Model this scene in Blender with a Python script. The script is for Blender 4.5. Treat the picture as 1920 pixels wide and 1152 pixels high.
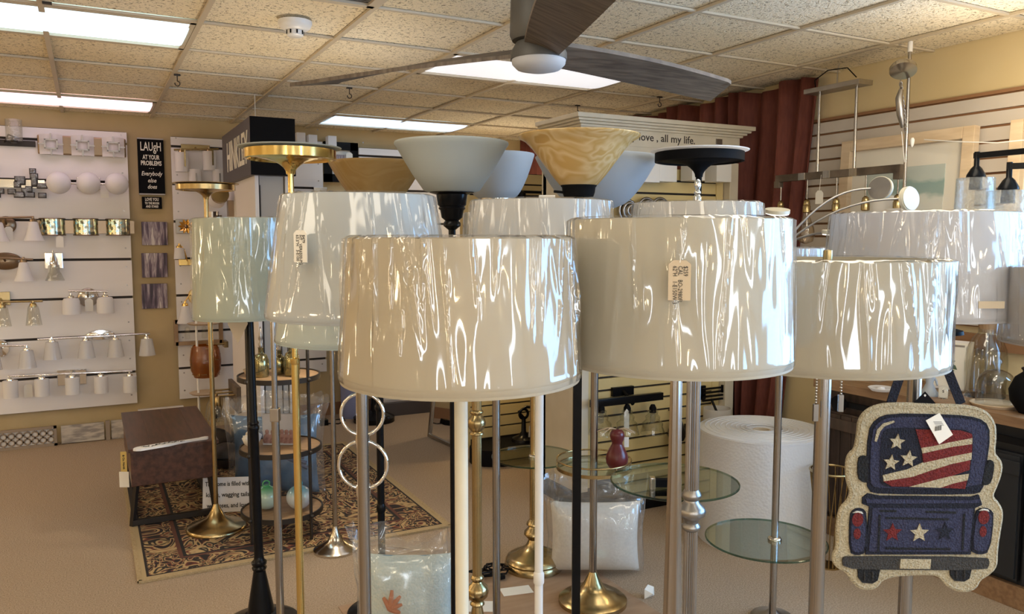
import bpy, bmesh, math, random
from mathutils import Vector, Matrix, noise
random.seed(7)
R = math.radians; PI = math.pi
S = bpy.context.scene; COL = S.collection
for o in list(bpy.data.objects): bpy.data.objects.remove(o)

# ------------------------------------------------------------------ camera, light, exposure
EYE = 1.6; YAW = R(27.84); PITCH = math.atan(128/1500); F = 1500.0
cd = bpy.data.cameras.new('camera'); cam = bpy.data.objects.new('camera', cd); COL.objects.link(cam)
cd.sensor_width = 36; cd.lens = 36*F/1920; cd.clip_start = 0.05
cam.location = (0, 0, EYE); cam.rotation_euler = (PI/2-PITCH, 0, -YAW)
S.camera = cam
S.view_settings.view_transform = 'Standard'; S.view_settings.look = 'None'
S.view_settings.gamma = 1; S.view_settings.use_curve_mapping = False
S.view_settings.exposure = -0.26
w = bpy.data.worlds.new('daylight'); S.world = w; w.use_nodes = True
wb = w.node_tree.nodes['Background']; wb.inputs[0].default_value = (0.50, 0.72, 1.0, 1); wb.inputs[1].default_value = 5.0
LAMPW = 11.5; TUBE = 2.3      # strength of the fluorescent diffusers
def area(name, loc, rot, sx, sy, power, col):
    l = bpy.data.lights.new(name, 'AREA'); l.shape = 'RECTANGLE'; l.size = sx; l.size_y = sy; l.energy = power; l.color = col
    o = bpy.data.objects.new(name, l); o.location = loc; o.rotation_euler = rot; COL.objects.link(o); return o
# ceiling troffers of the part of the shop behind and beside the photographer
for X, Y in ((-2.6, 4.2), (-2.6, 1.8), (-0.1, 1.8), (2.35, 1.8), (-0.1, -0.5), (2.35, -0.5), (-2.6, -0.5), (-2.6, 6.5)):
    area('troffer_lamp', (X, Y, 2.54), (0, 0, 0), 1.2, .55, 15, (1.0, .88, .70))
# daylight coming through the shop window in the right-hand wall
area('window_daylight', (4.12, .1, 1.55), (0, R(90), 0), 1.55, 3.3, 230, (.20, .50, 1.0))
# added light in three unseen front panes, lifting the ceiling and streaking the wrap
for x in (-2.2, .1, 1.9): area('added_front_light', (x, -2.74, 1.5), (R(98), 0, 0), .34, 1.5, 26, (.93, .95, 1.0))
# unseen warm bulbs added to streak the wrap and fill dim parts of the room
for x, y, z in ((-3.1, 3.2, 1.75), (-3.2, 1.9, 1.35), (-3.1, .6, 1.8), (-2.9, -.9, 1.45), (-1.7, -2.1, 1.8), (-.7, -2.2, 1.4), (1.0, -2.1, 1.75), (2.6, -2.0, 1.5), (3.3, -1.9, 1.85), (3.4, 2.05, 2.15), (-1.0, -1.2, 2.2), (1.5, -1.0, 2.25), (-3.2, 4.7, 1.75), (-3.3, 6.1, 1.45), (-2.2, 6.3, 2.0), (-2.4, 5.2, .9), (3.35, 6.3, 1.9), (2.95, 6.1, 1.2)):
    l = bpy.data.lights.new('added_bulb', 'POINT'); l.energy = LAMPW; l.shadow_soft_size = .07; l.color = (1.0, .80, .52)
    o = bpy.data.objects.new('added_bulb', l); o.location = (x, y, z); COL.objects.link(o)

# ------------------------------------------------------------------ measuring helpers (metres)
_f = Vector((math.sin(YAW)*math.cos(PITCH), math.cos(YAW)*math.cos(PITCH), -math.sin(PITCH)))
_r = Vector((math.cos(YAW), -math.sin(YAW), 0)); _u = _r.cross(_f)
_h = Vector((math.sin(YAW), math.cos(YAW), 0))
def _ray(x, y): return _f*F + _r*(x-960) - _u*(y-576)
def atD(x, y, D): d = _ray(x, y); return d*(D/d.dot(_h)) + Vector((0, 0, EYE))
def atY(x, y, Y): d = _ray(x, y); return d*(Y/d.y) + Vector((0, 0, EYE))
def atX(x, y, X): d = _ray(x, y); return d*(X/d.x) + Vector((0, 0, EYE))
def atZ(x, y, z): d = _ray(x, y); return d*((z-EYE)/d.z) + Vector((0, 0, EYE))

# ------------------------------------------------------------------ materials
def new_mat(name):
    m = bpy.data.materials.new(name); m.use_nodes = True
    nt = m.node_tree; b = nt.nodes['Principled BSDF']; return m, nt, b
def N(nt, t, **k):
    n = nt.nodes.new(t)
    for a, v in k.items(): setattr(n, a, v)
    return n
def coords(nt, scale=(1, 1, 1)):
    tc = N(nt, 'ShaderNodeTexCoord'); mp = N(nt, 'ShaderNodeMapping'); mp.inputs['Scale'].default_value = scale
    nt.links.new(tc.outputs['Object'], mp.inputs[0]); return mp.outputs[0]
def ramp(nt, fac, stops):
    r = N(nt, 'ShaderNodeValToRGB'); e = r.color_ramp.elements
    while len(e) < len(stops): e.new(.5)
    for i, (p, c) in enumerate(stops): e[i].position = p; e[i].color = (*c[:3], 1)
    nt.links.new(fac, r.inputs[0]); return r.outputs[0]
def pm(name, c, rough=.5, metal=0, scale=None, c2=None, bump=0, detail=4, stretch=(1, 1, 1), lo=.35, hi=.65, spec=.5, trans=0, coat=0):
    m, nt, b = new_mat(name); L = nt.links
    b.inputs['Base Color'].default_value = (*c, 1); b.inputs['Roughness'].default_value = rough
    b.inputs['Metallic'].default_value = metal; b.inputs['Specular IOR Level'].default_value = spec
    b.inputs['Transmission Weight'].default_value = trans; b.inputs['Coat Weight'].default_value = coat
    if scale:
        n = N(nt, 'ShaderNodeTexNoise'); n.inputs['Scale'].default_value = scale; n.inputs['Detail'].default_value = detail
        L.new(coords(nt, stretch), n.inputs['Vector'])
        if c2: L.new(ramp(nt, n.outputs[0], [(lo, c), (hi, c2)]), b.inputs['Base Color'])
        if bump:
            bp = N(nt, 'ShaderNodeBump'); bp.inputs['Strength'].default_value = bump; bp.inputs['Distance'].default_value = .01
            L.new(n.outputs[0], bp.inputs['Height']); L.new(bp.outputs[0], b.inputs['Normal'])
    return m
def emit(name, c, s):
    m, nt, b = new_mat(name); b.inputs['Base Color'].default_value = (.8, .8, .8, 1)
    b.inputs['Emission Color'].default_value = (*c, 1); b.inputs['Emission Strength'].default_value = s; return m
def thin_glass(name, tint=(.95, .98, .97), rough=.02, bump=0, scale=30, haze=0.0, ior=1.45, gain=1.0, stretch=(1, 1, 1), hazecol=(.9, .9, .9), ridged=False, fine=0):
    m, nt, b = new_mat(name); L = nt.links; nt.nodes.remove(b); out = nt.nodes['Material Output']
    t = N(nt, 'ShaderNodeBsdfTransparent'); t.inputs[0].default_value = (*tint, 1)
    g = N(nt, 'ShaderNodeBsdfGlossy'); g.inputs['Roughness'].default_value = rough
    fr = N(nt, 'ShaderNodeLayerWeight'); fr.inputs[0].default_value = .5      # same from both sides of a thin pane
    pw = N(nt, 'ShaderNodeMath', operation='POWER'); pw.inputs[1].default_value = 4.0; L.new(fr.outputs['Facing'], pw.inputs[0])
    ml = N(nt, 'ShaderNodeMath', operation='MULTIPLY_ADD'); ml.inputs[1].default_value = .75; ml.inputs[2].default_value = .045*gain; ml.use_clamp = True
    L.new(pw.outputs[0], ml.inputs[0]); mx = N(nt, 'ShaderNodeMixShader')
    L.new(ml.outputs[0], mx.inputs[0]); L.new(g.outputs[0], mx.inputs[2])
    if haze:
        d = N(nt, 'ShaderNodeBsdfDiffuse'); d.inputs[0].default_value = (*hazecol, 1)
        tr = N(nt, 'ShaderNodeBsdfTranslucent'); tr.inputs[0].default_value = (*hazecol, 1)
        mt = N(nt, 'ShaderNodeMixShader'); L.new(d.outputs[0], mt.inputs[1]); L.new(tr.outputs[0], mt.inputs[2])
        mh = N(nt, 'ShaderNodeMixShader'); mh.inputs[0].default_value = haze
        L.new(t.outputs[0], mh.inputs[1]); L.new(mt.outputs[0], mh.inputs[2]); L.new(mh.outputs[0], mx.inputs[1])
    else: L.new(t.outputs[0], mx.inputs[1])
    if bump:
        n = N(nt, 'ShaderNodeTexNoise'); n.inputs['Scale'].default_value = scale; n.inputs['Detail'].default_value = 3
        if ridged: n.noise_type = 'RIDGED_MULTIFRACTAL'; n.inputs['Detail'].default_value = 4; n.inputs['Distortion'].default_value = .5
        L.new(coords(nt, stretch), n.inputs['Vector']); ht = n.outputs[0]
        if ridged:      # calm and crumpled areas
            k = N(nt, 'ShaderNodeTexNoise'); k.inputs['Scale'].default_value = 7; k.inputs['Detail'].default_value = 1; L.new(coords(nt, (1, 1, .5)), k.inputs['Vector'])
            kr = ramp(nt, k.outputs[0], [(.38, (.30, .30, .30)), (.62, (1, 1, 1))]); mk = N(nt, 'ShaderNodeMath', operation='MULTIPLY'); L.new(ht, mk.inputs[0]); L.new(kr, mk.inputs[1]); ht = mk.outputs[0]
        bp = N(nt, 'ShaderNodeBump'); bp.inputs['Strength'].default_value = bump; bp.inputs['Distance'].default_value = .02 if ridged else .01
        L.new(ht, bp.inputs['Height'])
        L.new(bp.outputs[0], g.inputs['Normal']); L.new(bp.outputs[0], fr.inputs['Normal'])
    L.new(mx.outputs[0], out.inputs[0]); return m
def cloth(name, c, t=.45, swirl=None, scale=6):
    """thin fabric or frosted glass that lets some light through"""
    m, nt, b = new_mat(name); L = nt.links; out = nt.nodes['Material Output']
    b.inputs['Base Color'].default_value = (*c, 1); b.inputs['Roughness'].default_value = .55 if swirl is None else .25
    tr = N(nt, 'ShaderNodeBsdfTranslucent'); tr.inputs[0].default_value = (*c, 1)
    if swirl:
        n = N(nt, 'ShaderNodeTexNoise'); n.inputs['Scale'].default_value = scale; n.inputs['Distortion'].default_value = 2.2; n.inputs['Detail'].default_value = 2
        L.new(coords(nt), n.inputs['Vector'])
        col = ramp(nt, n.outputs[0], [(.40, c), (.47, swirl), (.52, c), (.62, swirl), (.66, c)])
        L.new(col, b.inputs['Base Color']); L.new(col, tr.inputs[0])
    mx = N(nt, 'ShaderNodeMixShader'); mx.inputs[0].default_value = t
    L.new(b.outputs[0], mx.inputs[1]); L.new(tr.outputs[0], mx.inputs[2]); L.new(mx.outputs[0], out.inputs[0]); return m

M = {}
M['wall_tan'] = pm('wall_tan', (.50, .38, .20), .8, scale=3, c2=(.56, .43, .24))
M['wall_cream'] = pm('wall_cream', (.62, .50, .28), .8, scale=2.5, c2=(.66, .54, .32))
M['wall_white'] = pm('wall_white', (.55, .52, .46), .8, scale=2.5, c2=(.60, .57, .50))
M['groove'] = pm('groove', (.03, .022, .018), .7)
M['board_white'] = pm('board_white', (.74, .71, .70), .45, scale=1.5, c2=(.78, .75, .74))
M['slat_grey'] = pm('slat_grey', (.52, .47, .42), .5, scale=3, c2=(.56, .51, .46))
M['brown_edge'] = pm('brown_edge', (.26, .13, .06), .6)
M['yellow'] = pm('yellow_panel', (.66, .52, .24), .5, scale=2, c2=(.70, .56, .28))
M['cream_paint'] = pm('cream_paint', (.66, .60, .48), .5, scale=6, c2=(.60, .54, .42))
M['carpet'] = pm('carpet', (.29, .212, .142), .95, scale=160, c2=(.45, .345, .245), bump=.6, detail=3, lo=.38, hi=.62)
M['tee'] = pm('tee_enamel', (.56, .48, .36), .5)
M['black'] = pm('black_enamel', (.006, .006, .007), .25, spec=.16)
M['blackmatte'] = pm('black_matte', (.007, .007, .008), .6, spec=.05)
M['iron'] = pm('dark_iron', (.03, .024, .02), .5, .4)
M['steel'] = pm('brushed_steel', (.34, .315, .29), .22, 1, scale=6, c2=(.42, .39, .36), stretch=(20, 20, .4))
M['chrome'] = pm('chrome', (.82, .82, .82), .07, 1)
M['nickel'] = pm('nickel', (.62, .58, .52), .18, 1)
M['pewter'] = pm('pewter', (.33, .31, .29), .35, 1, scale=9, c2=(.42, .39, .36))
M['brass'] = pm('polished_brass', (.78, .58, .22), .15, 1)
M['antique'] = pm('antique_brass', (.40, .30, .15), .25, 1, scale=8, c2=(.50, .38, .19))
M['gold'] = pm('gold_leaf', (.85, .58, .20), .2, 1)
M['bronze'] = pm('bronze', (.28, .20, .13), .3, 1)
M['ivory'] = pm('ivory_enamel', (.64, .59, .46), .35)
M['white'] = pm('white_enamel', (.80, .79, .77), .35)
M['opal'] = cloth('opal_glass', (.93, .92, .92), .5)
M['frost'] = cloth('frosted_white_glass', (.50, .53, .51), .3)
M['frostblue'] = cloth('cool_frosted_glass', (.55, .59, .63), .4)
M['amberglass'] = cloth('alabaster_amber_glass', (.66, .45, .17), .35, swirl=(.80, .64, .36), scale=3.2)
M['tanglass'] = cloth('tan_scavo_glass', (.46, .30, .11), .3, swirl=(.50, .34, .14), scale=4)
M['glass'] = thin_glass('clear_glass', (.97, .98, .97), .02, gain=1.6)
M['seedy'] = thin_glass('seedy_glass', (.93, .94, .92), .05, bump=.5, scale=60, haze=.08, gain=1.6)
M['ribbed'] = thin_glass('frosted_ribbed_glass', (.93, .93, .95), .2, haze=.55, bump=.4, scale=40, stretch=(1, 1, .05))
M['traylass'] = thin_glass('tray_glass', (.80, .87, .83), .02, gain=1.8)
M['glassedge'] = thin_glass('tray_glass_edge', (.25, .42, .36), .1)
M['wrap'] = thin_glass('plastic_wrap', (.99, .99, .99), .09, bump=.9, scale=22, haze=.04, gain=2.2, stretch=(1, 1, .22), ridged=True)
M['bag'] = thin_glass('plastic_bag', (.97, .97, .97), .12, bump=.6, scale=9, haze=.09, gain=2.2, ridged=True)
M['tagpaper'] = pm('tag_paper', (.80, .77, .70), .6)
M['kraft'] = pm('kraft_tag_paper', (.58, .47, .33), .6)
M['ink'] = pm('ink', (.02, .02, .02), .6)
M['woodshelf'] = pm('shelf_wood', (.26, .16, .085), .5, scale=10, c2=(.36, .235, .13), stretch=(1, 8, 1))
M['darkwood'] = pm('dark_walnut', (.045, .018, .012), .35, scale=5, c2=(.095, .038, .024), stretch=(9, 1, 9), detail=6)
M['counterwood'] = pm('counter_wood', (.20, .11, .055), .45, scale=6, c2=(.30, .175, .09), stretch=(9, 1, 9), detail=6)
M['barnwood'] = pm('dark_barn_wood', (.045, .028, .02), .6, scale=7, c2=(.08, .05, .036), stretch=(5, 5, .6))
M['greywood'] = pm('weathered_blade_wood', (.065, .045, .032), .55, scale=9, c2=(.15, .115, .085), stretch=(1, 9, 1), detail=6)
M['palewood'] = pm('pale_frame_wood', (.58, .44, .29), .5, scale=6, c2=(.68, .54, .38), stretch=(1, 1, 6))
M['plywood'] = pm('mat_brown', (.30, .185, .11), .6, scale=5, c2=(.38, .25, .155), stretch=(1, 4, 1))
M['curtain'] = pm('rust_curtain', (.125, .030, .020), .8, scale=60, c2=(.165, .042, .027), stretch=(1, 1, .2))
M['gourd'] = pm('gourd_red', (.10, .010, .014), .3, scale=6, c2=(.15, .02, .02))
M['mirror'] = pm('mirror_glass', (.9, .9, .9), .02, 1)
M['paper'] = pm('mount_paper', (.72, .69, .62), .7)

# ------------------------------------------------------------------ mesh building
class MB:
    def __init__(s): s.v = []; s.f = []; s.sm = []; s.T = Matrix.Identity(4)
    def add(s, vs, fs, smooth=False):
        o = len(s.v); s.v += [s.T @ Vector(p) for p in vs]
        s.f += [tuple(i+o for i in f) for f in fs]; s.sm += [smooth]*len(fs); return s
    def box(s, c, d, rz=0, bev=0):
        x, y, z = d[0]/2, d[1]/2, d[2]/2; m = Matrix.Translation(c) @ Matrix.Rotation(rz, 4, 'Z')
        if not bev:
            vs = [(a*x, b*y, e*z) for a in (-1, 1) for b in (-1, 1) for e in (-1, 1)]
            fs = [(0, 1, 3, 2), (4, 6, 7, 5), (0, 4, 5, 1), (2, 3, 7, 6), (0, 2, 6, 4), (1, 5, 7, 3)]
            return s.add([m @ Vector(p) for p in vs], fs)
        bm = bmesh.new(); bmesh.ops.create_cube(bm, size=1); bmesh.ops.scale(bm, vec=d, verts=bm.verts)
        bmesh.ops.bevel(bm, geom=bm.edges, offset=bev, segments=2, affect='EDGES', profile=.6)
        bm.verts.ensure_lookup_table(); vs = [m @ v.co for v in bm.verts]; fs = [tuple(v.index for v in f.verts) for f in bm.faces]; bm.free()
        return s.add(vs, fs, False)
    def lathe(s, prof, c=(0, 0, 0), n=24, m=None, smooth=True, flute=0, nf=0):
        """prof: (radius, z) pairs; flute > 0 scallops the radius"""
        m = (Matrix.Translation(c) @ m) if m else Matrix.Translation(c); vs = []; fs = []
        k = len(prof)
        for i in range(n):
            a = 2*PI*i/n
            q = 1-flute*(.5+.5*math.cos(a*nf)) if flute else 1
            for (r, z) in prof: vs.append(m @ Vector((r*q*math.cos(a), r*q*math.sin(a), z)))
        for i in range(n):
            j = (i+1) % n
            for t in range(k-1): fs.append((i*k+t, j*k+t, j*k+t+1, i*k+t+1))
        if prof[0][0] > 1e-5: fs.append(tuple(i*k for i in range(n))[::-1]) if prof[0] != prof[-1] else None
        if prof[-1][0] > 1e-5 and prof[0] != prof[-1]: fs.append(tuple(i*k+k-1 for i in range(n)))
        return s.add(vs, fs, smooth)
    def shell(s, prof, c=(0, 0, 0), n=32, m=None, smooth=True):
        """open surface of revolution, no caps"""
        k = len(prof); mm = (Matrix.Translation(c) @ m) if m else Matrix.Translation(c)
        vs = [mm @ Vector((r*math.cos(2*PI*i/n), r*math.sin(2*PI*i/n), z)) for i in range(n) for r, z in prof]
        fs = [(i*k+t, ((i+1) % n)*k+t, ((i+1) % n)*k+t+1, i*k+t+1) for i in range(n) for t in range(k-1)]
        return s.add(vs, fs, smooth)
    def cyl(s, a, b, r0, r1=None, n=14, smooth=True):
        a = Vector(a); b = Vector(b); d = b-a; r1 = r0 if r1 is None else r1
        q = d.to_track_quat('Z', 'Y').to_matrix().to_4x4()
        return s.lathe([(r0, 0), (r1, d.length)], a, n, q, smooth)
    def sphere(s, c, r, n=16, sq=1):
        k = max(6, n//2); return s.lathe([(max(0, r*math.sin(PI*i/k)), -r*sq*math.cos(PI*i/k)) for i in range(k+1)], c, n)
    def tube(s, pts, r, n=8, closed=False):
        pts = [Vector(p) for p in pts]; K = len(pts); vs = []; up = Vector((0, 0, 1)); nrm = None
        for i, p in enumerate(pts):
            a = pts[i-1] if (i or closed) else p; b = pts[(i+1) % K] if (i < K-1 or closed) else p
            t = (b-a).normalized()
            if nrm is None: nrm = t.cross(up if abs(t.z) < .9 else Vector((1, 0, 0))).normalized()
            nrm = (nrm-t*nrm.dot(t)).normalized(); bi = t.cross(nrm)
            rr = r[i] if isinstance(r, (list, tuple)) else r
            vs += [p+(nrm*math.cos(2*PI*j/n)+bi*math.sin(2*PI*j/n))*rr for j in range(n)]
        fs = [(i*n+j, i*n+(j+1) % n, ((i+1) % K)*n+(j+1) % n, ((i+1) % K)*n+j) for i in range(K if closed else K-1) for j in range(n)]
        if not closed: fs += [tuple(range(n))[::-1], tuple((K-1)*n+j for j in range(n))]
        return s.add(vs, fs, True)
    def prism(s, poly, h0, h1, m=None):
        """poly in local x,z; thickness along local y from h0 to h1"""
        n = len(poly); m = m or Matrix.Identity(4)
        area2 = sum(poly[i][0]*poly[(i+1) % n][1]-poly[(i+1) % n][0]*poly[i][1] for i in range(n))
        if area2 < 0: poly = poly[::-1]
        vs = [m @ Vector((x, h0, z)) for x, z in poly] + [m @ Vector((x, h1, z)) for x, z in poly]
        fs = [tuple(range(n)), tuple(range(2*n-1, n-1, -1))] + [(i, i+n, (i+1) % n+n, (i+1) % n) for i in range(n)]
        return s.add(vs, fs)
    def grid(s, fn, nu, nv, smooth=True, close=False):
        vs = [fn(i/nu, j/nv) for i in range(nu+(0 if close else 1)) for j in range(nv+1)]; w_ = nv+1; W = nu if close else nu+1
        fs = [(i*w_+j, ((i+1) % W)*w_+j, ((i+1) % W)*w_+j+1, i*w_+j+1) for i in range(nu) for j in range(nv)]
        return s.add(vs, fs, smooth)
    def build(s, name, mat, parent=None, loc=None, kind=None, label=None):
        me = bpy.data.meshes.new(name); me.from_pydata([tuple(p) for p in s.v], [], s.f)
        me.polygons.foreach_set('use_smooth', s.sm); me.update()
        if any(s.sm): me.set_sharp_from_angle(angle=R(48))
        me.materials.append(M[mat] if isinstance(mat, str) else mat)
        o = bpy.data.objects.new(name, me); COL.objects.link(o)
        if parent: o.parent = parent
        if loc is not None: o.location = loc
        if kind: o['kind'] = kind
        if label: o['label'] = label
        return o
def B(): return MB()
def tag(o, label, cat, group=None):
    o['label'] = label; o['category'] = cat
    if group: o['group'] = group
    return o
def thing(name, label, cat, loc=(0, 0, 0), rz=0, group=None):
    o = bpy.data.objects.new(name, None); COL.objects.link(o); o.location = loc; o.rotation_euler = (0, 0, rz)
    o.empty_display_size = .05
    return tag(o, label, cat, group)
def struct(o): o['kind'] = 'structure'; return o
def inst(src, parent, loc=None, rot=None, sc=None):
    c = src.copy(); COL.objects.link(c); c.parent = parent
    if loc is not None: c.location = loc
    if rot is not None: c.rotation_euler = rot
    if sc is not None: c.scale = sc
    return c
def dup(root, loc, rz=None, label=None):
    r = root.copy(); COL.objects.link(r); r.location = loc
    if rz is not None: r.rotation_euler = (0, 0, rz)
    if label: r['label'] = label
    for ch in list(root.children):
        c = ch.copy(); COL.objects.link(c); c.parent = r
        for g in list(ch.children):
            d = g.copy(); COL.objects.link(d); d.parent = c
    return r
def text(s, size, mat, parent, loc, rot=(PI/2, 0, 0), align='CENTER', ext=.0006, bold=0, sx=1, sy=1, shear=0, name='lettering', fit=None):
    cu = bpy.data.curves.new(name, 'FONT'); cu.body = s; cu.size = size; cu.align_x = align; cu.align_y = 'CENTER'
    cu.extrude = ext; cu.offset = bold; cu.shear = shear; cu.resolution_u = 2
    cu.materials.append(M[mat] if isinstance(mat, str) else mat)
    o = bpy.data.objects.new(name, cu); COL.objects.link(o); me = o.to_mesh().copy()
    if fit: xs_ = [v.co.x for v in me.vertices]; sx = fit/(max(xs_)-min(xs_))
    me.name = name
    bpy.data.objects.remove(o); bpy.data.curves.remove(cu)
    if not me.materials: me.materials.append(M[mat] if isinstance(mat, str) else mat)
    o = bpy.data.objects.new(name, me); COL.objects.link(o); o.parent = parent; o.location = loc; o.rotation_euler = rot; o.scale = (sx, sy, 1)
    return o
ROTX90 = Matrix.Rotation(PI/2, 4, 'X')
# ================================================================== THE SETTING
XR, XL, YB, YF, ZC = 3.93, -3.6, 7.15, -2.6, 2.57
fl = struct(B().box(((XL+XR)/2, (YB+YF)/2, -.05), (XR-XL+.6, YB-YF+.6, .1)).build('floor', 'carpet'))
wb_ = struct(B().box(((XL+XR)/2, YB+.06, 1.4), (XR-XL+.4, .12, 2.8)).build('wall_back', 'wall_tan'))
struct(B().box((XL-.06, (YB+YF)/2, 1.4), (.12, YB-YF, 2.8)).build('wall_left', 'wall_tan'))
wf = B(); yc = YF-.06; PX = (-2.2, .1, 1.9); ed = [XL]+[q for p_ in PX for q in (p_-.2, p_+.2)]+[XR]
for k in range(0, 8, 2): wf.box(((ed[k]+ed[k+1])/2, yc, 1.4), (ed[k+1]-ed[k], .12, 2.8))
for p_ in PX: wf.box((p_, yc, .35), (.4, .12, .7)); wf.box((p_, yc, 2.55), (.4, .12, .5))
struct(wf.build('wall_front', 'wall_white'))
for k, p_ in enumerate(PX):  # unseen narrow windows, added so the wrap reflects upright streaks
    wn = struct(bpy.data.objects.new('window_%d' % (k+2), None)); COL.objects.link(wn); fr = B()
    for sg in (-1, 1): fr.box((p_+sg*.185, yc, 1.5), (.03, .07, 1.6)); fr.box((p_, yc, 1.5+sg*.785), (.4, .07, .03))
    fr.build('window_frame', 'white', wn); B().box((p_, yc, 1.5), (.34, .006, 1.54)).build('pane', 'glass', wn)
# right-hand wall with the shop window beside the photographer
WY0, WY1, WZ0, WZ1 = -1.6, 1.75, .75, 2.3
wr = B(); xc = XR+.06
wr.box((xc, (WY1+YB)/2, 1.4), (.12, YB-WY1, 2.8)); wr.box((xc, (YF+WY0)/2, 1.4), (.12, WY0-YF, 2.8))
wr.box((xc, (WY0+WY1)/2, WZ0/2), (.12, WY1-WY0, WZ0)); wr.box((xc, (WY0+WY1)/2, (WZ1+2.8)/2), (.12, WY1-WY0, 2.8-WZ1))
wall_right = struct(wr.build('wall_right', 'wall_cream'))
wn = struct(bpy.data.objects.new('window_1', None)); COL.objects.link(wn)
fr = B()
for y in (WY0+.03, (WY0+WY1)/2, WY1-.03): fr.box((xc, y, (WZ0+WZ1)/2), (.07, .06, WZ1-WZ0))
for z in (WZ0+.03, WZ1-.03): fr.box((xc, (WY0+WY1)/2, z), (.07, WY1-WY0, .06))
fr.build('window_frame', 'white', wn)
pane = B().box((0, 0, 0), (.006, (WY1-WY0)/2-.09, WZ1-WZ0-.12)).build('pane', 'glass', wn, (xc, (3*WY0+WY1)/4, (WZ0+WZ1)/2))
inst(pane, wn, (xc, (WY0+3*WY1)/4, (WZ0+WZ1)/2))
# baseboards
struct(B().box((2.6, YB-.012, .055), (2.6, .024, .11)).build('baseboard_back', 'brown_edge'))
# slatted display wall: separate slats with open grooves between
sw = struct(B().box((XR-.008, 3.0, 1.73), (.012, 2.4, 1.14)).build('trim_1', 'brown_edge'))
s0 = B().box((0, 0, 0), (.022, 2.4, .063)).build('slat', 'slat_grey', sw, (XR-.022, 3.0, 1.20))
for k in range(1, 15): inst(s0, sw, (XR-.022, 3.0, 1.20+k*.0755))
struct(B().box((XR-.02, 3.0, 2.305), (.03, 2.4, .016)).build('trim_2', 'brown_edge'))
struct(B().box((XR-.02, 3.0, 1.09), (.03, 2.4, .075)).build('trim_3', 'brown_edge'))
# ------------------------------------------------------------------ ceiling: slab, tees, one tile per grid cell
tm, nt, b = new_mat('fissured_tile'); L = nt.links
n1 = N(nt, 'ShaderNodeTexNoise'); n1.inputs['Scale'].default_value = 62; n1.inputs['Detail'].default_value = 4; n1.inputs['Distortion'].default_value = 1.2
geo = N(nt, 'ShaderNodeNewGeometry'); L.new(geo.outputs['Position'], n1.inputs['Vector'])
n2 = N(nt, 'ShaderNodeTexNoise'); n2.inputs['Scale'].default_value = 1.1; L.new(geo.outputs['Position'], n2.inputs['Vector'])
c1 = ramp(nt, n2.outputs[0], [(.35, (.86, .74, .52)), (.65, (.93, .84, .66))])
c2 = ramp(nt, n1.outputs[0], [(.36, (.38, .35, .30)), (.45, (1, 1, 1))])
mu = N(nt, 'ShaderNodeMixRGB', blend_type='MULTIPLY'); mu.inputs[0].default_value = 1
L.new(c1, mu.inputs[1]); L.new(c2, mu.inputs[2]); L.new(mu.outputs[0], b.inputs['Base Color']); b.inputs['Roughness'].default_value = .9
bp = N(nt, 'ShaderNodeBump'); bp.inputs['Strength'].default_value = .8; bp.inputs['Distance'].default_value = .01
L.new(n1.outputs[0], bp.inputs['Height']); L.new(bp.outputs[0], b.inputs['Normal'])
M['tile'] = tm
ceil = struct(B().box(((XL+XR)/2, (YB+YF)/2, ZC+.10), (XR-XL+.3, YB-YF+.3, .06)).build('ceiling', 'tee'))
GX, GY, DX, DY = .485, 3.93, .6205, .5917
xs = [GX+k*DX for k in range(-7, 7) if XL < GX+k*DX < XR]; ys = [GY+k*DY for k in range(-12, 7) if YF < GY+k*DY < YB]
tx = B().box((0, (YB+YF)/2, 0), (.024, YB-YF, .012)).build('tee', 'tee', ceil, (xs[0], 0, ZC+.002))
for x in xs[1:]: inst(tx, ceil, (x, 0, ZC+.002))
ty = B().box(((XL+XR)/2, 0, 0), (XR-XL, .020, .010)).build('tee', 'tee', ceil, (0, ys[0], ZC+.003))
for y in ys[1:]: inst(ty, ceil, (0, y, ZC+.003))
ex = [XL]+xs+[XR]; ey = [YF]+ys+[YB]
LIGHTS = [(0.485-2*DX, 3.93), (.485-2*DX, 3.93+4*DY), (.485+2*DX, 3.93), (.485+2*DX, 3.93+4*DY)]
def cell(x, y, x0, y0, nx=2): return x0-.01 < x < x0+nx*DX and y0-.01 < y < y0+DY
tile0 = None; tq = random.Random(3)
for i in range(len(ex)-1):
    for j in range(len(ey)-1):
        cx_, cy_ = (ex[i]+ex[i+1])/2, (ey[j]+ey[j+1])/2
        if any(cell(cx_, cy_, a, c_) for a, c_ in LIGHTS) or cell(cx_, cy_, .485, GY-2*DY, 1): continue
        if cy_ < -1.2 or cx_ < -2.6: continue
        sx, sy = (ex[i+1]-ex[i]-.016)/DX, (ey[j+1]-ey[j]-.016)/DY
        if tile0 is None:
            tile0 = B().box((0, 0, 0), (DX, DY, .016)).build('ceiling_tile', 'tile', ceil); t = tile0
        else: t = inst(tile0, ceil)
        t.location = (cx_, cy_, ZC+.017+tq.uniform(0, .003)); t.scale = (sx, sy, 1)
# tiles behind the photographer and over the far left, joined: nobody sees them
B().box(((XL+XR)/2, (YF-1.2)/2, ZC+.03), (XR-XL, -YF-1.2, .01)).build('plain_panel', 'tile', ceil)
B().box(((XL-2.6)/2, (YB+YF)/2, ZC+.03), (-2.6-XL, YB-YF, .01)).build('plain_panel', 'tile', ceil)
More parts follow.
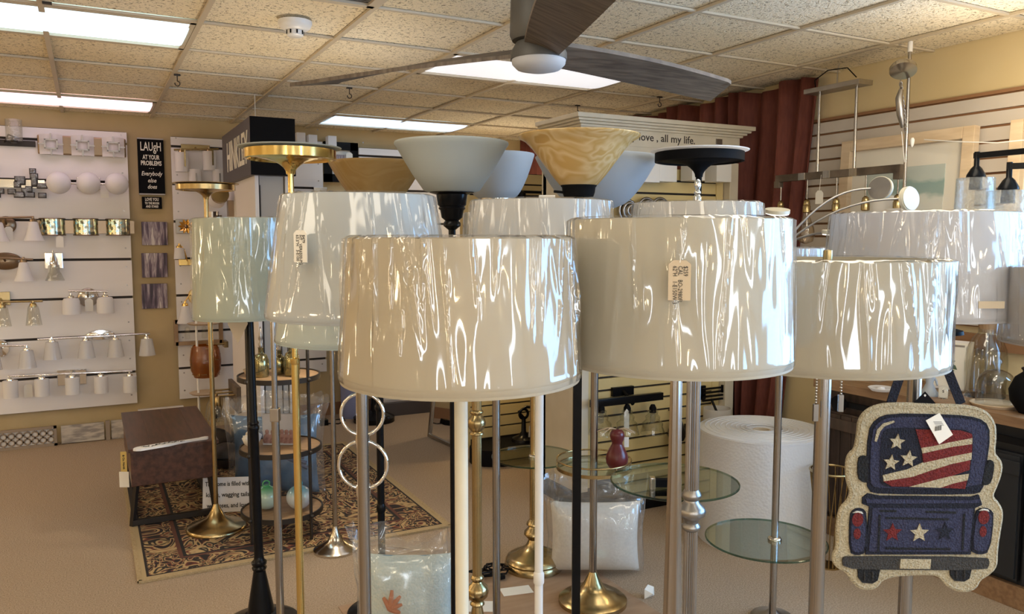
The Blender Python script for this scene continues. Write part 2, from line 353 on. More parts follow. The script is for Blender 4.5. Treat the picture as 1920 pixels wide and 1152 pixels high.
# ------------------------------------------------------------------ troffers
TL = [('long fluorescent troffer with bluish white diffuser, nearest the upper left corner', (.56, .86, 1.0), 1.0),
      ('fluorescent troffer with a pinkish white diffuser above the far left display board', (1.0, .74, .86), 1.0),
      ('fluorescent troffer half hidden behind the ceiling fan', (.95, .95, 1.0), .40),
      ('far troffer with bluish diffuser over the framed picture on the back wall', (.48, .72, 1.0), 1.0)]
for (x0, y0), (lb, col, s) in zip(LIGHTS, TL):
    t = thing('ceiling_light', lb, 'light', (x0+DX, y0+DY/2, ZC), 0, 'fluorescent ceiling troffers')
    f = B(); a, c_ = DX-.014, DY/2-.012
    for sg in (-1, 1): f.box((sg*(a-.012), 0, .004), (.024, 2*c_, .014)); f.box((0, sg*(c_-.012), .004), (2*a, .024, .014))
    f.build('frame', 'tee', t)
    B().grid(lambda u, v: Vector(((u*2-1)*(a-.02), (v*2-1)*(c_-.02), .012-.02*(1-(2*v-1)**4))), 4, 12).build('diffuser', emit('diffuser_%s' % col[0], col, TUBE*s), t)
# supply-air grille in one ceiling cell
vt = thing('ceiling_vent', 'dark perforated air grille set in the ceiling at the top edge', 'vent', (.485+DX/2, GY-1.5*DY, ZC))
g = B()
for sg in (-1, 1): g.box((sg*.285, 0, 0), (.03, .57, .014)); g.box((0, sg*.27, 0), (.60, .03, .014))
g.build('frame', 'tee', vt); B().box((0, 0, .02), (.56, .53, .01)).build('backing', 'groove', vt)
g = B()
for k in range(26): g.box((0, -.25+k*.02, .006), (.55, .006, .006))
g.build('grille', 'pewter', vt, kind='stuff')
# smoke detector
p = atZ(553, 40, ZC)
sd = thing('smoke_detector', 'round white smoke detector on the ceiling left of the fan', 'smoke detector', (p.x, p.y, ZC))
B().lathe([(.075, 0), (.075, -.012), (.066, -.03), (.045, -.042), (.040, -.042)], n=28).build('housing', 'white', sd)
B().lathe([(.036, -.04), (.036, -.062), (.028, -.068), (0, -.068)], n=20).build('sensor_head', 'white', sd)
g = B()
for k in range(8): a = k*PI/4; g.box((.036*math.cos(a), .036*math.sin(a), -.05), (.006, .006, .016), a)
g.build('vent_slots', 'blackmatte', sd, kind='stuff')
# ceiling hooks
HK = [(655, 163, 'small dark ceiling hook left of the fan, above the white bowl lamp'), (1083, 196, 'dark ceiling hook right of the fan, in front of the cornice'),
      (332, 138, 'small hook on the ceiling bar below the large troffer'), (1237, 180, 'short dark hook left of the curtain top'),
      (88, 2, 'small square ceiling clip at the top edge above the large troffer')]
for k, (x, y, lb) in enumerate(HK):
    p = atZ(x, y, ZC); z0 = ZC-.004
    h = thing('ceiling_hook', lb, 'hook', (p.x, p.y, z0), 0, 'ceiling hooks')
    B().box((0, 0, -.004), (.035, .02, .008)).build('clip', 'iron', h)
    if k != 4: B().tube([(0, 0, -.005), (0, 0, -.04)]+[(.014*math.sin(a), 0, -.054+.014*math.cos(a)) for a in [q*.5 for q in range(0, 11)]], .003, 6).build('hook', 'iron', h)

# ------------------------------------------------------------------ floor mat and rug
mt = B().box((1.5, 2.55, .002), (1.2, 1.55, .004)).build('floor_mat', 'plywood')
tag(mt, 'thin brown mat under the front floor lamps', 'mat')
g = B()
for (x, y, sx, sy, rz) in ((1.12, 3.12, .22, .09, .1), (1.42, 3.05, .2, .1, -.5), (1.30, 2.92, .14, .1, .2), (1.66, 3.10, .14, .08, -.2)): g.box((x, y, .0045), (sx, sy, .001), rz)
g.build('pale_block', 'tagpaper', mt, kind='stuff')

m, nt, b = new_mat('rug_pile'); L = nt.links; b.inputs['Roughness'].default_value = .95
co = coords(nt); sep = N(nt, 'ShaderNodeSeparateXYZ'); L.new(co, sep.inputs[0])
vo = N(nt, 'ShaderNodeTexNoise'); vo.inputs['Scale'].default_value = 5.2; vo.inputs['Detail'].default_value = 1.0; vo.inputs['Distortion'].default_value = 3.6; L.new(co, vo.inputs['Vector'])
fld = ramp(nt, vo.outputs[0], [(.34, (.014, .011, .011)), (.40, (.15, .035, .02)), (.43, (.44, .31, .15)), (.49, (.40, .27, .12)), (.505, (.016, .012, .012)), (.56, (.02, .014, .012)), (.58, (.42, .30, .14)), (.62, (.19, .05, .025)), (.66, (.014, .011, .011))])
def mth(op, a, bv=None):
    n = N(nt, 'ShaderNodeMath', operation=op)
    for k, q in ((0, a), (1, bv)):
        if q is None: continue
        if isinstance(q, (int, float)): n.inputs[k].default_value = q
        else: L.new(q, n.inputs[k])
    return n.outputs[0]
dx = mth('SUBTRACT', .785, mth('ABSOLUTE', sep.outputs[0])); dy = mth('SUBTRACT', 1.03, mth('ABSOLUTE', sep.outputs[1])); dd = mth('MINIMUM', dx, dy)
bands = ramp(nt, dd, [(0, (.40, .30, .16)), (.028, (.016, .012, .012)), (.036, (.016, .012, .012)), (.19, (.10, .035, .022)), (.205, (.10, .035, .022)), (.21, (.012, .012, .012))])
bands.node.color_ramp.interpolation = 'CONSTANT'
msk = N(nt, 'ShaderNodeValToRGB'); e = msk.color_ramp.elements; e.new(.19); e.new(.21); e[0].color = (0, 0, 0, 1); e[0].position = 0; e[1].position = .04; e[1].color = (1, 1, 1, 1); e[2].position = .19; e[2].color = (0, 0, 0, 1); e[3].position = .225; e[3].color = (1, 1, 1, 1)
msk.color_ramp.interpolation = 'CONSTANT'; L.new(dd, msk.inputs[0])
mx = N(nt, 'ShaderNodeMixRGB'); L.new(msk.outputs[0], mx.inputs[0]); L.new(bands, mx.inputs[1]); L.new(fld, mx.inputs[2]); L.new(mx.outputs[0], b.inputs['Base Color'])
M['rug'] = m
M['rugedge'] = pm('rug_binding', (.36, .26, .13), .9, scale=150, c2=(.46, .35, .2), bump=.6)
rg = thing('area_rug', 'patterned dark red, black and tan oriental rug under the bench and round shelf', 'rug', (.935, 5.03, .001))
B().box((0, 0, .005), (1.57, 2.06, .010)).build('pile', 'rug', rg)
g = B()
for sg in (-1, 1): g.tube([(sg*.79, -1.035, .0055), (sg*.79, 1.035, .0055)], .0055, 8); g.tube([(-.79, sg*1.04, .0055), (.79, sg*1.04, .0055)], .0055, 8); g.box((sg*.785, 0, .0055), (.02, 2.07, .011)); g.box((0, sg*1.035, .0055), (1.58, .02, .011))
g.build('binding', 'rugedge', rg)

# ------------------------------------------------------------------ curtain on the right-hand wall
def cur(u, v):
    y = 3.42+(7.0-3.42)*u; z = 2.55-2.53*v
    y += (.30*v)*max(0, 1-u*6)
    return Vector((3.84+.035*math.sin(u*150+1.3*math.sin(u*31)+.6*math.sin(v*3+u*9))+.02*math.sin(u*67+v*2), y+.012*math.sin(v*5+u*40), z+(.02*math.sin(u*40) if v == 0 else 0)))
ct = B().grid(cur, 260, 24).build('curtain', 'curtain'); tag(ct, 'long rust-brown curtain hanging in folds from the ceiling at the right', 'curtain')
md = ct.modifiers.new('thick', 'SOLIDIFY'); md.thickness = .004

# ------------------------------------------------------------------ ceiling fan
M['fangrey'] = pm('fan_grey', (.075, .072, .066), .5)
hub = atD(1010, 100, 2.4); hz = hub.z-.02; FAN_ANG = (R(128), R(8), R(-112))
fan = thing('ceiling_fan', 'large ceiling fan with three weathered wood blades and round white light', 'fan', (hub.x, hub.y, hz))
B().lathe([(.07, ZC-hz), (.07, ZC-hz-.05), (.03, ZC-hz-.09), (.014, ZC-hz-.09), (.014, .29), (.035, .27), (.04, .22), (.075, .195), (.082, .18), (.085, .07), (.078, .055), (.05, .05), (0, .05)], n=36).build('motor_housing', 'fangrey', fan)
B().lathe([(.066, .05), (.083, .02), (.083, .0), (.05, .0)], n=36).build('collar', 'fangrey', fan)
B().lathe([(.080, .0), (.078, -.012), (.064, -.026), (.034, -.033), (0, -.035)], n=36).build('light_lens', 'opal', fan)
def blade(ang):
    bm = B(); bm.T = Matrix.Rotation(ang, 4, 'Z'); ns = 14
    def f(u, v):
        r = .05+u*.76; wd = .048+.020*math.sin(min(1, u*1.2)*PI*.5)+.010*u; tw = -R(26)*(1-.55*u)
        a = (v-.5)*2; x = a*wd
        return r, x, x*math.sin(tw)*.9+.020-.03*u*u
    top = [[f(i/ns, j/4) for j in range(5)] for i in range(ns+1)]
    vs = []; fs = []
    for s_ in (0, 1):
        for row in top:
            for r, x, z in row: vs.append((r+(.05*(x/.1) if r > .8 else 0), x, z+.012*s_))
    n_ = 5*(ns+1)
    for s_ in (0, 1):
        for i in range(ns):
            for j in range(4):
                q = (i*5+j, (i+1)*5+j, (i+1)*5+j+1, i*5+j+1); fs.append(tuple(k+n_*s_ for k in (q if s_ else q[::-1])))
    for i in range(ns):
        for j in (0, 4): a, c_ = i*5+j, (i+1)*5+j; fs.append((a, c_, c_+n_, a+n_))
    for i in (0, ns):
        for j in range(4): a, c_ = i*5+j, i*5+j+1; fs.append((a, c_, c_+n_, a+n_))
    bm.add(vs, fs); return bm
for ang in FAN_ANG: blade(ang).build('blade', 'greywood', fan)
# ================================================================== FLOOR LAMPS
def ground(x, y, D):
    p = atD(x, y, D); z = .0045 if (.9 < p.x < 2.1 and 1.775 < p.y < 3.325) else (.0125 if (.15 < p.x < 1.72 and 4.0 < p.y < 6.06) else 0)
    return Vector((p.x, p.y, z))
def zat(y, D): return atD(960, y, D).z
SH = {}
def shade_mat(c):
    if c not in SH: SH[c] = cloth('shade_fabric_%d' % len(SH), tuple(q*.72 for q in c), .38)
    return SH[c]
def wrap_mesh(rb, rt, zb, zt, seed, n=440, nv=30, amp=1.0):
    """a real sheet of cling film: pleats fanning down from the top edge, pulled over the rims"""
    rn = random.Random(seed); folds = [(rn.uniform(0, 2*PI), rn.uniform(.010, .030), rn.uniform(.0012, .0045)*amp, rn.uniform(-.25, .25), rn.uniform(.35, 1.05)) for _ in range(54)]
    prof = []
    H = zt-zb
    for j in range(nv+1):
        t = j/nv
        if t < .1: a = t/.1; prof.append((rt-.022*(1-a)**1.4, zt+.004-.006*a**3))
        elif t > .95: a = (t-.95)/.05; prof.append((rb+.003-.010*a*a, zb+.012*(1-a)-.003))
        else: a = (t-.1)/.85; prof.append((rt+(rb-rt)*a+.003, zt-.002-(H-.014)*a))
    def f(u, v):
        r, z = prof[int(round(v*nv))]; th = u*2*PI; d = 0
        for a, wd, h, sl, ln in folds:
            if v > ln: continue
            q = (th-a-sl*v+PI) % (2*PI)-PI
            if abs(q) < wd*3: d += h*math.exp(-(q/wd)**2*1.5)*min(1, (ln-v)*5)
        d += .0016*amp*(1+noise.noise(Vector((math.cos(th)*5, math.sin(th)*5, z*3+seed))))
        return Vector(((r+d)*math.cos(th), (r+d)*math.sin(th), z))
    return B().grid(f, n, nv, True, True)
def add_shade(root, rb, rt, zb, zt, col, seed, wrapped=True, amp=1.0, finial='nickel'):
    sh = B().shell([(rt-.004, zt), (rb-.004, zb), (rb, zb), (rb, zb+.004), (rt, zt-.004), (rt, zt), (rt-.004, zt)], n=64).build('lamp_shade', shade_mat(col), root)
    B().shell([(rb+.0012, zb+.011), (rb+.0022, zb+.006), (rb+.0012, zb-.001), (rb-.006, zb-.001)], n=64).build('hem_trim', shade_mat(tuple(q*.93 for q in col)), sh)
    g = B(); zs = zt-.056
    for k in range(3): a = k*2*PI/3+.4; g.cyl((.01*math.cos(a), .01*math.sin(a), zs), ((rt-.004)*math.cos(a), (rt-.004)*math.sin(a), zt-.008), .0022, n=6)
    g.lathe([(.014, zs-.002), (.014, zs+.003)], n=14); g.build('spider', 'nickel', sh)
    if wrapped: wrap_mesh(rb, rt, zb, zt, seed, amp=amp).build('plastic_wrap', 'wrap', sh)
    g = B(); m_ = (zb+zt)/2
    g.cyl((0, 0, m_-.05), (0, 0, m_+.02), .017); g.build('socket', 'nickel', root)
    B().tube([(0, 0, m_+.0)]+[(.05*math.sin(a), 0, m_+.02+(zs-m_-.02)*(.5-.5*math.cos(a))) for a in [k*PI/10 for k in range(1, 10)]]+[(0, 0, zs)], .0025, 6).build('harp', 'nickel', root)
    if finial: B().lathe([(.006, zs), (.006, zs+.01), (.010, zs+.018), (.006, zs+.026), (.009, zs+.034), (.004, zs+.046), (0, zs+.048)], n=14).build('finial', finial, root)
    return sh
def round_base(root, r, mat, h=.03):
    return B().lathe([(0, 0), (r, 0), (r, .010), (r*.96, .016), (r*.7, h*.75), (r*.35, h), (r*.16, h*1.5), (.016, h*2.2), (.013, h*2.4)], n=40).build('base', mat, root)
def straight_pole(root, r, z1, mat, z0=.03, **k):
    return B().cyl((0, 0, z0), (0, 0, z1), r, k.get('r1', r), n=20).build('pole', mat, root)
def lamp(name, label, x, y, D, cat='floor lamp', group='floor lamps on display'):
    p = ground(x, y, D); return thing(name, label, cat, p, -YAW, group)
def hang_tag(root, sh, r, ztop, zc, wd, ht, lines, matn, ang=-PI/2, th=None):
    """paper price tag on a string, tied to the shade; local frame: -y faces the camera"""
    px, py = r*math.cos(ang), r*math.sin(ang)
    pl = [(-wd/2, -ht/2), (wd/2, -ht/2), (wd/2, ht*.40), (wd*.28, ht/2), (-wd*.28, ht/2), (-wd/2, ht*.40)]
    t = B().prism(pl, -.0008, .0008).build('price_tag', matn, root, (px, py-.006, zc)); t.rotation_euler = (0, 0, ang+PI/2)
    B().tube([(0, -.001, ht*.44), (.004, .002, (ztop-zc)*.6), (.0, .006, ztop-zc)], .0008, 5).build('tag_string', 'tagpaper', t)
    for k, s_ in enumerate(lines):
        text(s_, ht*.155, 'ink', t, (wd*.26-k*wd*.235, -.0015, ht*.36), (PI/2, PI/2, 0), 'LEFT', ext=.0002, bold=.0, sx=.82)
    return t
TOP = lambda zc: zc-.005
# --- S3: nearest drum shade on an ivory pole
l = lamp('floor_lamp', 'nearest floor lamp, cream drum shade in crinkled wrap on an ivory pole', 864, 700, 1.25)
add_shade(l, .186, .172, 1.382, 1.602, (.85, .75, .56), 3, amp=1.15); straight_pole(l, .0108, 1.45, 'ivory'); round_base(l, .14, 'ivory')
# --- S4: wide drum shade with the kraft price tag, tapered chrome column
l = lamp('floor_lamp', 'floor lamp with wide white drum shade and brown price tag reading $259', 1270, 600, 1.40)
sh = add_shade(l, .1935, .188, 1.384, 1.633, (.86, .81, .67), 14)
B().lathe([(.030, .02), (.026, .4), (.012, 1.2), (.010, 1.42)], n=28, flute=.16, nf=7).build('pole', 'steel', l); round_base(l, .15, 'steel')
hang_tag(l, sh, .203, 1.615, zat(525, 1.21), .033, .060, ('$259', 'CAL   BO-2980FL', '62"H   1-E150W 3'), 'kraft', -PI/2-.20)
# --- S2: big empire shade with the white price tag, grey steel pole
l = lamp('floor_lamp', 'floor lamp with large tapered pale grey shade and white tag reading $479', 675, 500, 1.95)
sh = add_shade(l, .222, .178, 1.412, 1.703, (.88, .93, .94), 25, amp=1.2)
straight_pole(l, .0135, 1.46, 'steel'); round_base(l, .15, 'steel')
hang_tag(l, sh, .214, 1.68, zat(462, 1.76), .036, .070, ('$479', 'HT   VER6500-PG', '63.5"H   3-E100 W'), 'tagpaper', -PI/2-.44)
# --- S2b: shade below and behind it, on the chrome pole with linked rings
l = lamp('floor_lamp', 'chrome floor lamp with linked rings on its stem, shade showing below a larger one', 677, 640, 2.45)
add_shade(l, .255, .225, 1.292, 1.52, (.84, .95, .92), 31)
g = B()
for sx in (-.011, .011): g.cyl((sx, 0, .04), (sx, 0, 1.40), .0085, n=16)
g.build('pole', 'chrome', l); round_base(l, .15, 'chrome')
for zc, rr in ((zat(777, 2.45), .066), (zat(872, 2.45), .076)):
    B().tube([(rr*math.cos(a), 0, zc+rr*1.0*math.sin(a)) for a in [k*PI/20 for k in range(40)]], .0055, 10, True).build('ring', 'chrome', l)
for y in (825, 920): B().lathe([(.022, -.018), (.024, 0), (.022, .018)], (0, 0, zat(y, 2.45)), 20).build('ring_clamp', 'chrome', l)
# --- S1: pale green drum on a turned black pole
l = lamp('floor_lamp', 'floor lamp with pale sage drum shade on a turned black pole, leftmost wrapped shade', 472, 500, 3.2)
l.rotation_euler = (R(0), R(-.7), -YAW)
add_shade(l, .212, .197, 1.288, 1.68, (.80, .90, .80), 47)
B().lathe([(.055, .06), (.048, .10), (.030, .20), (.024, .235), (.028, .24), (.030, .248), (.024, .256), (.030, .262), (.031, .272), (.021, .282), (.019, .30), (.0185, .82), (.022, .83), (.023, .838), (.018, .846), (.023, .854), (.017, .864), (.016, 1.42)], n=24).build('pole', 'black', l)
B().lathe([(0, 0), (.15, 0), (.15, .02), (.12, .035), (.07, .05), (.055, .06)], n=36).build('base', 'black', l)
t = B().prism([(-.035, .03), (-.022, .065), (.032, .07), (.045, .03), (.002, -.05)], -.001, .001).build('price_tag', 'kraft', l, (-.035, -.05, 1.235))
# --- S5: drum with two pull chains, thick brushed pole
l = lamp('floor_lamp', 'floor lamp with two pull chains and cream drum shade before the hooked truck', 1548, 600, 1.75)
add_shade(l, .2465, .244, 1.332, 1.556, (.80, .73, .57), 52, amp=1.1)
straight_pole(l, .0165, 1.5, 'steel'); round_base(l, .16, 'steel')
for sx, y0, y1 in ((-.027, 716, 786), (.027, 716, 768)):
    c_ = B(); z0, z1 = 1.42, zat(y1-25, 1.70)
    k = 0
    while z0-k*.0065 > z1: c_.sphere((0, 0, z0-k*.0065), .0028, 6); k += 1
    pc = c_.build('pull_chain', 'nickel', l, (sx, -.03, 0), kind='stuff')
    B().box((0, 0, z1-.02), (.011, .008, .038), bev=.001).build('chain_weight', 'steel', pc)
B().lathe([(.010, 1.54), (.010, 1.575), (0, 1.577)], n=16).build('finial_cap', 'antique', l)
# --- S6: white shade behind it; the hooked truck hangs from its stem
l = s6 = lamp('floor_lamp', 'floor lamp with cool white wrapped shade over the counter, holding the hooked truck', 1724, 500, 2.25)
add_shade(l, .2527, .235, 1.387, 1.67, (.95, .94, .96), 66, amp=1.2)
straight_pole(l, .0190, 1.45, 'steel'); round_base(l, .16, 'steel')
B().box((.055, -.2545, 1.435), (.065, .001, .018)).build('care_label', 'kraft', l)
g = B(); g.lathe([(.060, 1.335), (.058, 1.345), (.02, 1.355), (.019, 1.36)], (.055, -.02, 0), n=24); g.cyl((.055, -.02, 1.26), (.055, -.02, 1.385), .010); g.cyl((0, 0, 1.345), (.055, -.02, 1.345), .008); g.build('hook_arm', 'blackmatte', l)
# --- S6b: white shade with its glass tray lower down
l = lamp('floor_lamp', 'floor lamp with round glass tray beside the bubble wrap roll, white shade partly hidden', 1467, 500, 3.0)
add_shade(l, .175, .165, 1.33, 1.566, (.95, .95, .97), 71)
straight_pole(l, .0135, 1.4, 'steel'); round_base(l, .15, 'steel')
def tray(root, r, z, cx=0, cy=0):
    t = B().lathe([(0, -.004), (r-.004, -.004), (r-.004, .004), (0, .004)], (cx, cy, z), 56).build('glass_tray', 'traylass', root)
    B().shell([(r-.004, z-.004), (r, z-.002), (r, z+.002), (r-.004, z+.004)], (cx, cy, 0), n=56).build('ground_edge', 'glassedge', t)
    B().lathe([(.026, z-.012), (.026, z-.004), (.026, z+.004), (.022, z+.010), (.014, z+.012)], n=20).build('tray_collar', 'nickel', root)
tray(l, .228, zat(1012, 3.0), -.035, 0)
# --- S7: shade at the right edge of the frame
l = lamp('floor_lamp', 'lamp shade cut by the right edge of the picture, over the cloches', 2040, 600, 2.0)
add_shade(l, .192, .185, 1.337, 1.53, (.76, .68, .60), 83); straight_pole(l, .014, 1.4, 'steel'); round_base(l, .15, 'steel')
# --- S8: fluted pewter column, shade behind the drum with brown tag
l = lamp('floor_lamp', 'floor lamp with fluted pewter column and silver finial behind the $259 drum shade', 1305, 500, 2.4)
add_shade(l, .215, .187, 1.44, 1.70, (.98, .96, .92), 91, finial=None)
zk = zat(962, 2.4)
B().lathe([(.021, .06), (.021, zk-.052)], n=72, flute=.13, nf=18).build('pole', 'pewter', l)
B().lathe([(.0215, zk+.069), (.0205, 1.46)], n=72, flute=.13, nf=18).build('pole', 'pewter', l)
B().lathe([(.021, .855), (.028, .862), (.029, .870), (.021, .880), (.024, .892), (.042, .905), (.045, .918), (.040, .930), (.024, .944), (.022, .952), (.030, .962), (.030, .970), (.0215, .985)], (0, 0, zk-.915), n=32).build('turned_ball', 'pewter', l)
round_base(l, .16, 'pewter', .05)
zs = 1.67
B().lathe([(q*.62, zs+d*.72) for q, d in ((.012, 0), (.012, .012), (.017, .02), (.019, .07), (.011, .078), (.016, .084), (.016, .09), (.010, .098), (.017, .115), (.014, .135), (.005, .142), (0, .143))], n=20).build('finial', 'chrome', l)
# --- S9: tapered shade behind the nearest drum, white pole
l = lamp('floor_lamp', 'floor lamp with tapered greyish shade on a white pole, behind the nearest lamp', 1012, 500, 2.3)
add_shade(l, .226, .194, 1.41, 1.702, (.97, .97, .95), 104, amp=1.1)
straight_pole(l, .0125, 1.45, 'white'); B().lathe([(.0125, -.02), (.016, -.014), (.016, .014), (.0125, .02)], (0, 0, zat(1087, 2.3)), 20).build('joint_collar', 'white', l); round_base(l, .15, 'white')
B().box((.02, 0, 1.712), (.045, .03, .014)).build('top_cap', 'tagpaper', l)
# --- S10: brass lamp with a glass tray, standing farther back
l = lamp('floor_lamp', 'antique brass floor lamp with round glass tray, stepped brass base at the white pillow bag', 1001, 900, 3.78)
add_shade(l, .34, .33, 1.42, 1.715, (.80, .84, .78), 117)
B().lathe([(.0205, .24), (.0205, zat(858, 3.78)), (.019, zat(858, 3.78)+.01), (.018, 1.5)], n=24).build('pole', 'antique', l)
B().lathe([(0, 0), (.142, 0), (.142, .022), (.134, .032), (.138, .04), (.13, .055), (.115, .065), (.085, .078), (.07, .088), (.05, .098), (.034, .118), (.026, .14), (.034, .15), (.048, .165), (.046, .18), (.030, .196), (.026, .206), (.036, .214), (.034, .224), (.021, .24)], n=44).build('base', 'antique', l)
tray(l, .205, zat(858, 3.78))
# --- antique brass column with turned balls
l = lamp('floor_lamp', 'antique brass floor lamp with two turned balls on its reeded stem', 894, 900, 2.75)
zb_ = zat(795, 2.75)
B().lathe([(.0175, .34), (.0175, zb_-.045)], n=48, flute=.1, nf=16).build('pole', 'antique', l)
B().lathe([(.0175, zb_+.045), (.0165, 1.45)], n=48, flute=.1, nf=16).build('pole', 'antique', l)
ball = lambda z, s=1: [(.018, z-.045*s), (.026, z-.040*s), (.026, z-.036*s), (.020, z-.030*s), (.030*s, z-.015*s), (.033*s, z), (.030*s, z+.012*s), (.020, z+.024*s), (.018, z+.028*s), (.024, z+.036*s), (.024, z+.040*s), (.018, z+.046*s)]
B().lathe(ball(zb_), n=32).build('turned_ball', 'antique', l)
zl = zat(1122, 2.70)
B().lathe(ball(zl, 1.25), n=32).build('turned_ball', 'antique', l)
B().lathe([(0, 0), (.15, 0), (.15, .025), (.12, .05), (.06, .09), (.04, .16), (.026, zl-.10), (.018, zl-.055)], n=40).build('base', 'antique', l)
add_shade(l, .13, .12, 1.36, 1.55, (.8, .76, .68), 121, wrapped=False)
# ------------------------------------------------------------------ torchieres
def bowl(root, prof, mat, th=.004, name='glass_bowl', n=56):
    q = [(r, z) for r, z in prof]; inn = [(max(r-th, .001), z+th*.4) for r, z in prof][::-1]
    return B().shell(q+[(q[-1][0]-.001, q[-1][1]+.003)]+inn, n=n).build(name, mat, root)
def flare(r, z0, z1, r0, e=1.5, n=12): return [(r0+(r-r0)*(k/n)**(1/e), z0+(z1-z0)*(k/n)) for k in range(n+1)]
def dish(root, r, z, mat, rim=None, h=.07, lip=.018):
    zc = z-lip-.008
    B().lathe([(0, zc-h-.012), (.014, zc-h-.012), (.016, zc-h), (.022, zc-h*.78), (.034, zc-h*.52), (.050, zc-h*.30), (r*.55, zc-h*.12), (r*.68, zc-.002), (r*.70, zc), (r*.92, zc), (r*.94, zc-.006), (r, zc-.004), (r, z), (r*.97, z), (r*.95, z-lip), (0, z-lip)], n=56).build('dish', mat, root)
    if rim: B().lathe([(0, z+.003), (r+.016, z+.006), (r+.018, z+.009), (0, z+.009)], n=56).build('diffuser_disc', rim, root)
# T1 brass dish
l = lamp('torchiere_lamp', 'polished brass torchiere with flat dish and glass rim, before the black display sign', 549, 500, 2.6, 'torchiere', 'torchiere lamps')
zt = zat(285, 2.6)+.005; dish(l, .144, zt, 'brass', 'frost', .040, .016)
straight_pole(l, .0125, zat(680, 2.6), 'brass'); B().cyl((0, 0, zat(680, 2.6)), (0, 0, zt-.06), .0095, n=18).build('pole', 'brass', l)
B().lathe([(.0125, -.012), (.0155, -.008), (.0155, .008), (.010, .012)], (0, 0, zat(677, 2.6)), 20).build('joint_collar', 'brass', l); round_base(l, .14, 'brass')
# T2 antique brass dish, base in view
l = lamp('torchiere_lamp', 'antique brass torchiere standing on the rug in front of the bench', 397, 700, 4.28, 'torchiere', 'torchiere lamps')
zt = zat(352, 4.28); dish(l, .150, zt, 'antique', 'antique', .040, .014); straight_pole(l, .0125, zt-.06, 'antique')
B().lathe([(0, 0), (.158, 0), (.158, .012), (.15, .02), (.10, .035), (.05, .065), (.025, .11), (.0125, .14)], n=44).build('base', 'antique', l)
# T3 tan bowl on black pole with knob
l = lamp('torchiere_lamp', 'torchiere with brown scavo glass bowl on a black pole with side knob', 711, 700, 3.3, 'torchiere', 'torchiere lamps')
zt = zat(308, 3.3); bowl(l, flare(.193, zt-.17, zt, .06), 'tanglass')
straight_pole(l, .0155, zt-.2, 'black'); B().lathe([(.02, zt-.22), (.055, zt-.19), (.07, zt-.165), (.06, zt-.16)], n=28).build('socket_cup', 'black', l)
B().lathe([(.0155, -.03), (.021, -.02), (.021, -.008), (.0155, 0)], (0, 0, zat(760, 3.3)), 20).build('pole_collar', 'black', l); zq = zat(786, 3.3)
B().cyl((.015, 0, zq), (.03, 0, zq), .004).sphere((.034, 0, zq), .010, 12).build('side_knob', 'black', l); B().lathe([(.0155, -.02), (.020, -.008), (.020, .008), (.0155, .02)], (0, 0, zat(955, 3.3)), 20).build('pole_collar', 'black', l); round_base(l, .15, 'black')
# T4 frosted white bowl, black turned neck
l = lamp('torchiere_lamp', 'torchiere with frosted white bowl on a black turned neck, centre of the row', 848, 500, 2.6, 'torchiere', 'torchiere lamps')
zt = zat(272, 2.6); bowl(l, [(.075, zt-.155), (.09, zt-.15), (.125, zt-.10), (.155, zt-.05), (.175, zt-.015), (.183, zt-.004), (.183, zt)], 'frost')
zn = zat(361, 2.6); B().lathe([(.05, zn+.002), (.071, zn+.004), (.071, zn-.006), (.05, zn-.012), (.046, zn-.045), (.040, zn-.05), (.044, zn-.056), (.038, zn-.062), (.034, zn-.085), (.022, zn-.095), (.028, zn-.103), (.028, zn-.112), (.018, zn-.12), (.012, zn-.125)], n=36).build('turned_neck', 'black', l)
straight_pole(l, .0115, zn-.12, 'black'); round_base(l, .15, 'black')
# T5 smaller white bowl behind, steel
l = lamp('torchiere_lamp', 'torchiere with white glass bowl and silver ring, behind the centre bowl', 930, 500, 3.1, 'torchiere', 'torchiere lamps')
zt = zat(293, 3.1); bowl(l, flare(.148, zat(376, 3.1), zt, .062, 1.8), 'frostblue')
B().lathe([(.03, zat(384, 3.1)), (.066, zat(384, 3.1)), (.066, zat(373, 3.1)), (.06, zat(373, 3.1))], n=36).build('collar_ring', 'nickel', l); straight_pole(l, .0155, zat(382, 3.1), 'steel'); round_base(l, .15, 'steel')
# T6 amber alabaster bowl
l = lamp('torchiere_lamp', 'torchiere with swirled amber alabaster bowl on a square black pole', 1084, 500, 2.5, 'torchiere', 'torchiere lamps')
zt = zat(259, 2.5); z0 = zat(352, 2.5); bowl(l, [(.052, z0), (.06, z0+.005), (.085, z0+.035), (.115, z0+.075), (.145, z0+.115), (.168, z0+.138), (.184, zt-.006), (.188, zt)], 'amberglass')
B().lathe([(.03, z0-.032), (.046, z0-.032), (.050, z0-.02), (.052, z0-.004), (.056, z0), (.056, z0+.006), (.05, z0+.008)], n=36).build('socket_cup', 'blackmatte', l)
B().cyl((-.05, -.02, z0-.02), (-.078, -.03, z0-.018), .004).build('switch_knob', 'blackmatte', l)
B().box((0, 0, z0/2), (.0265, .0265, z0-.06)).build('pole', 'black', l); B().lathe([(0, 0), (.15, 0), (.15, .02), (.14, .03), (0, .03)], n=40).build('base', 'black', l)
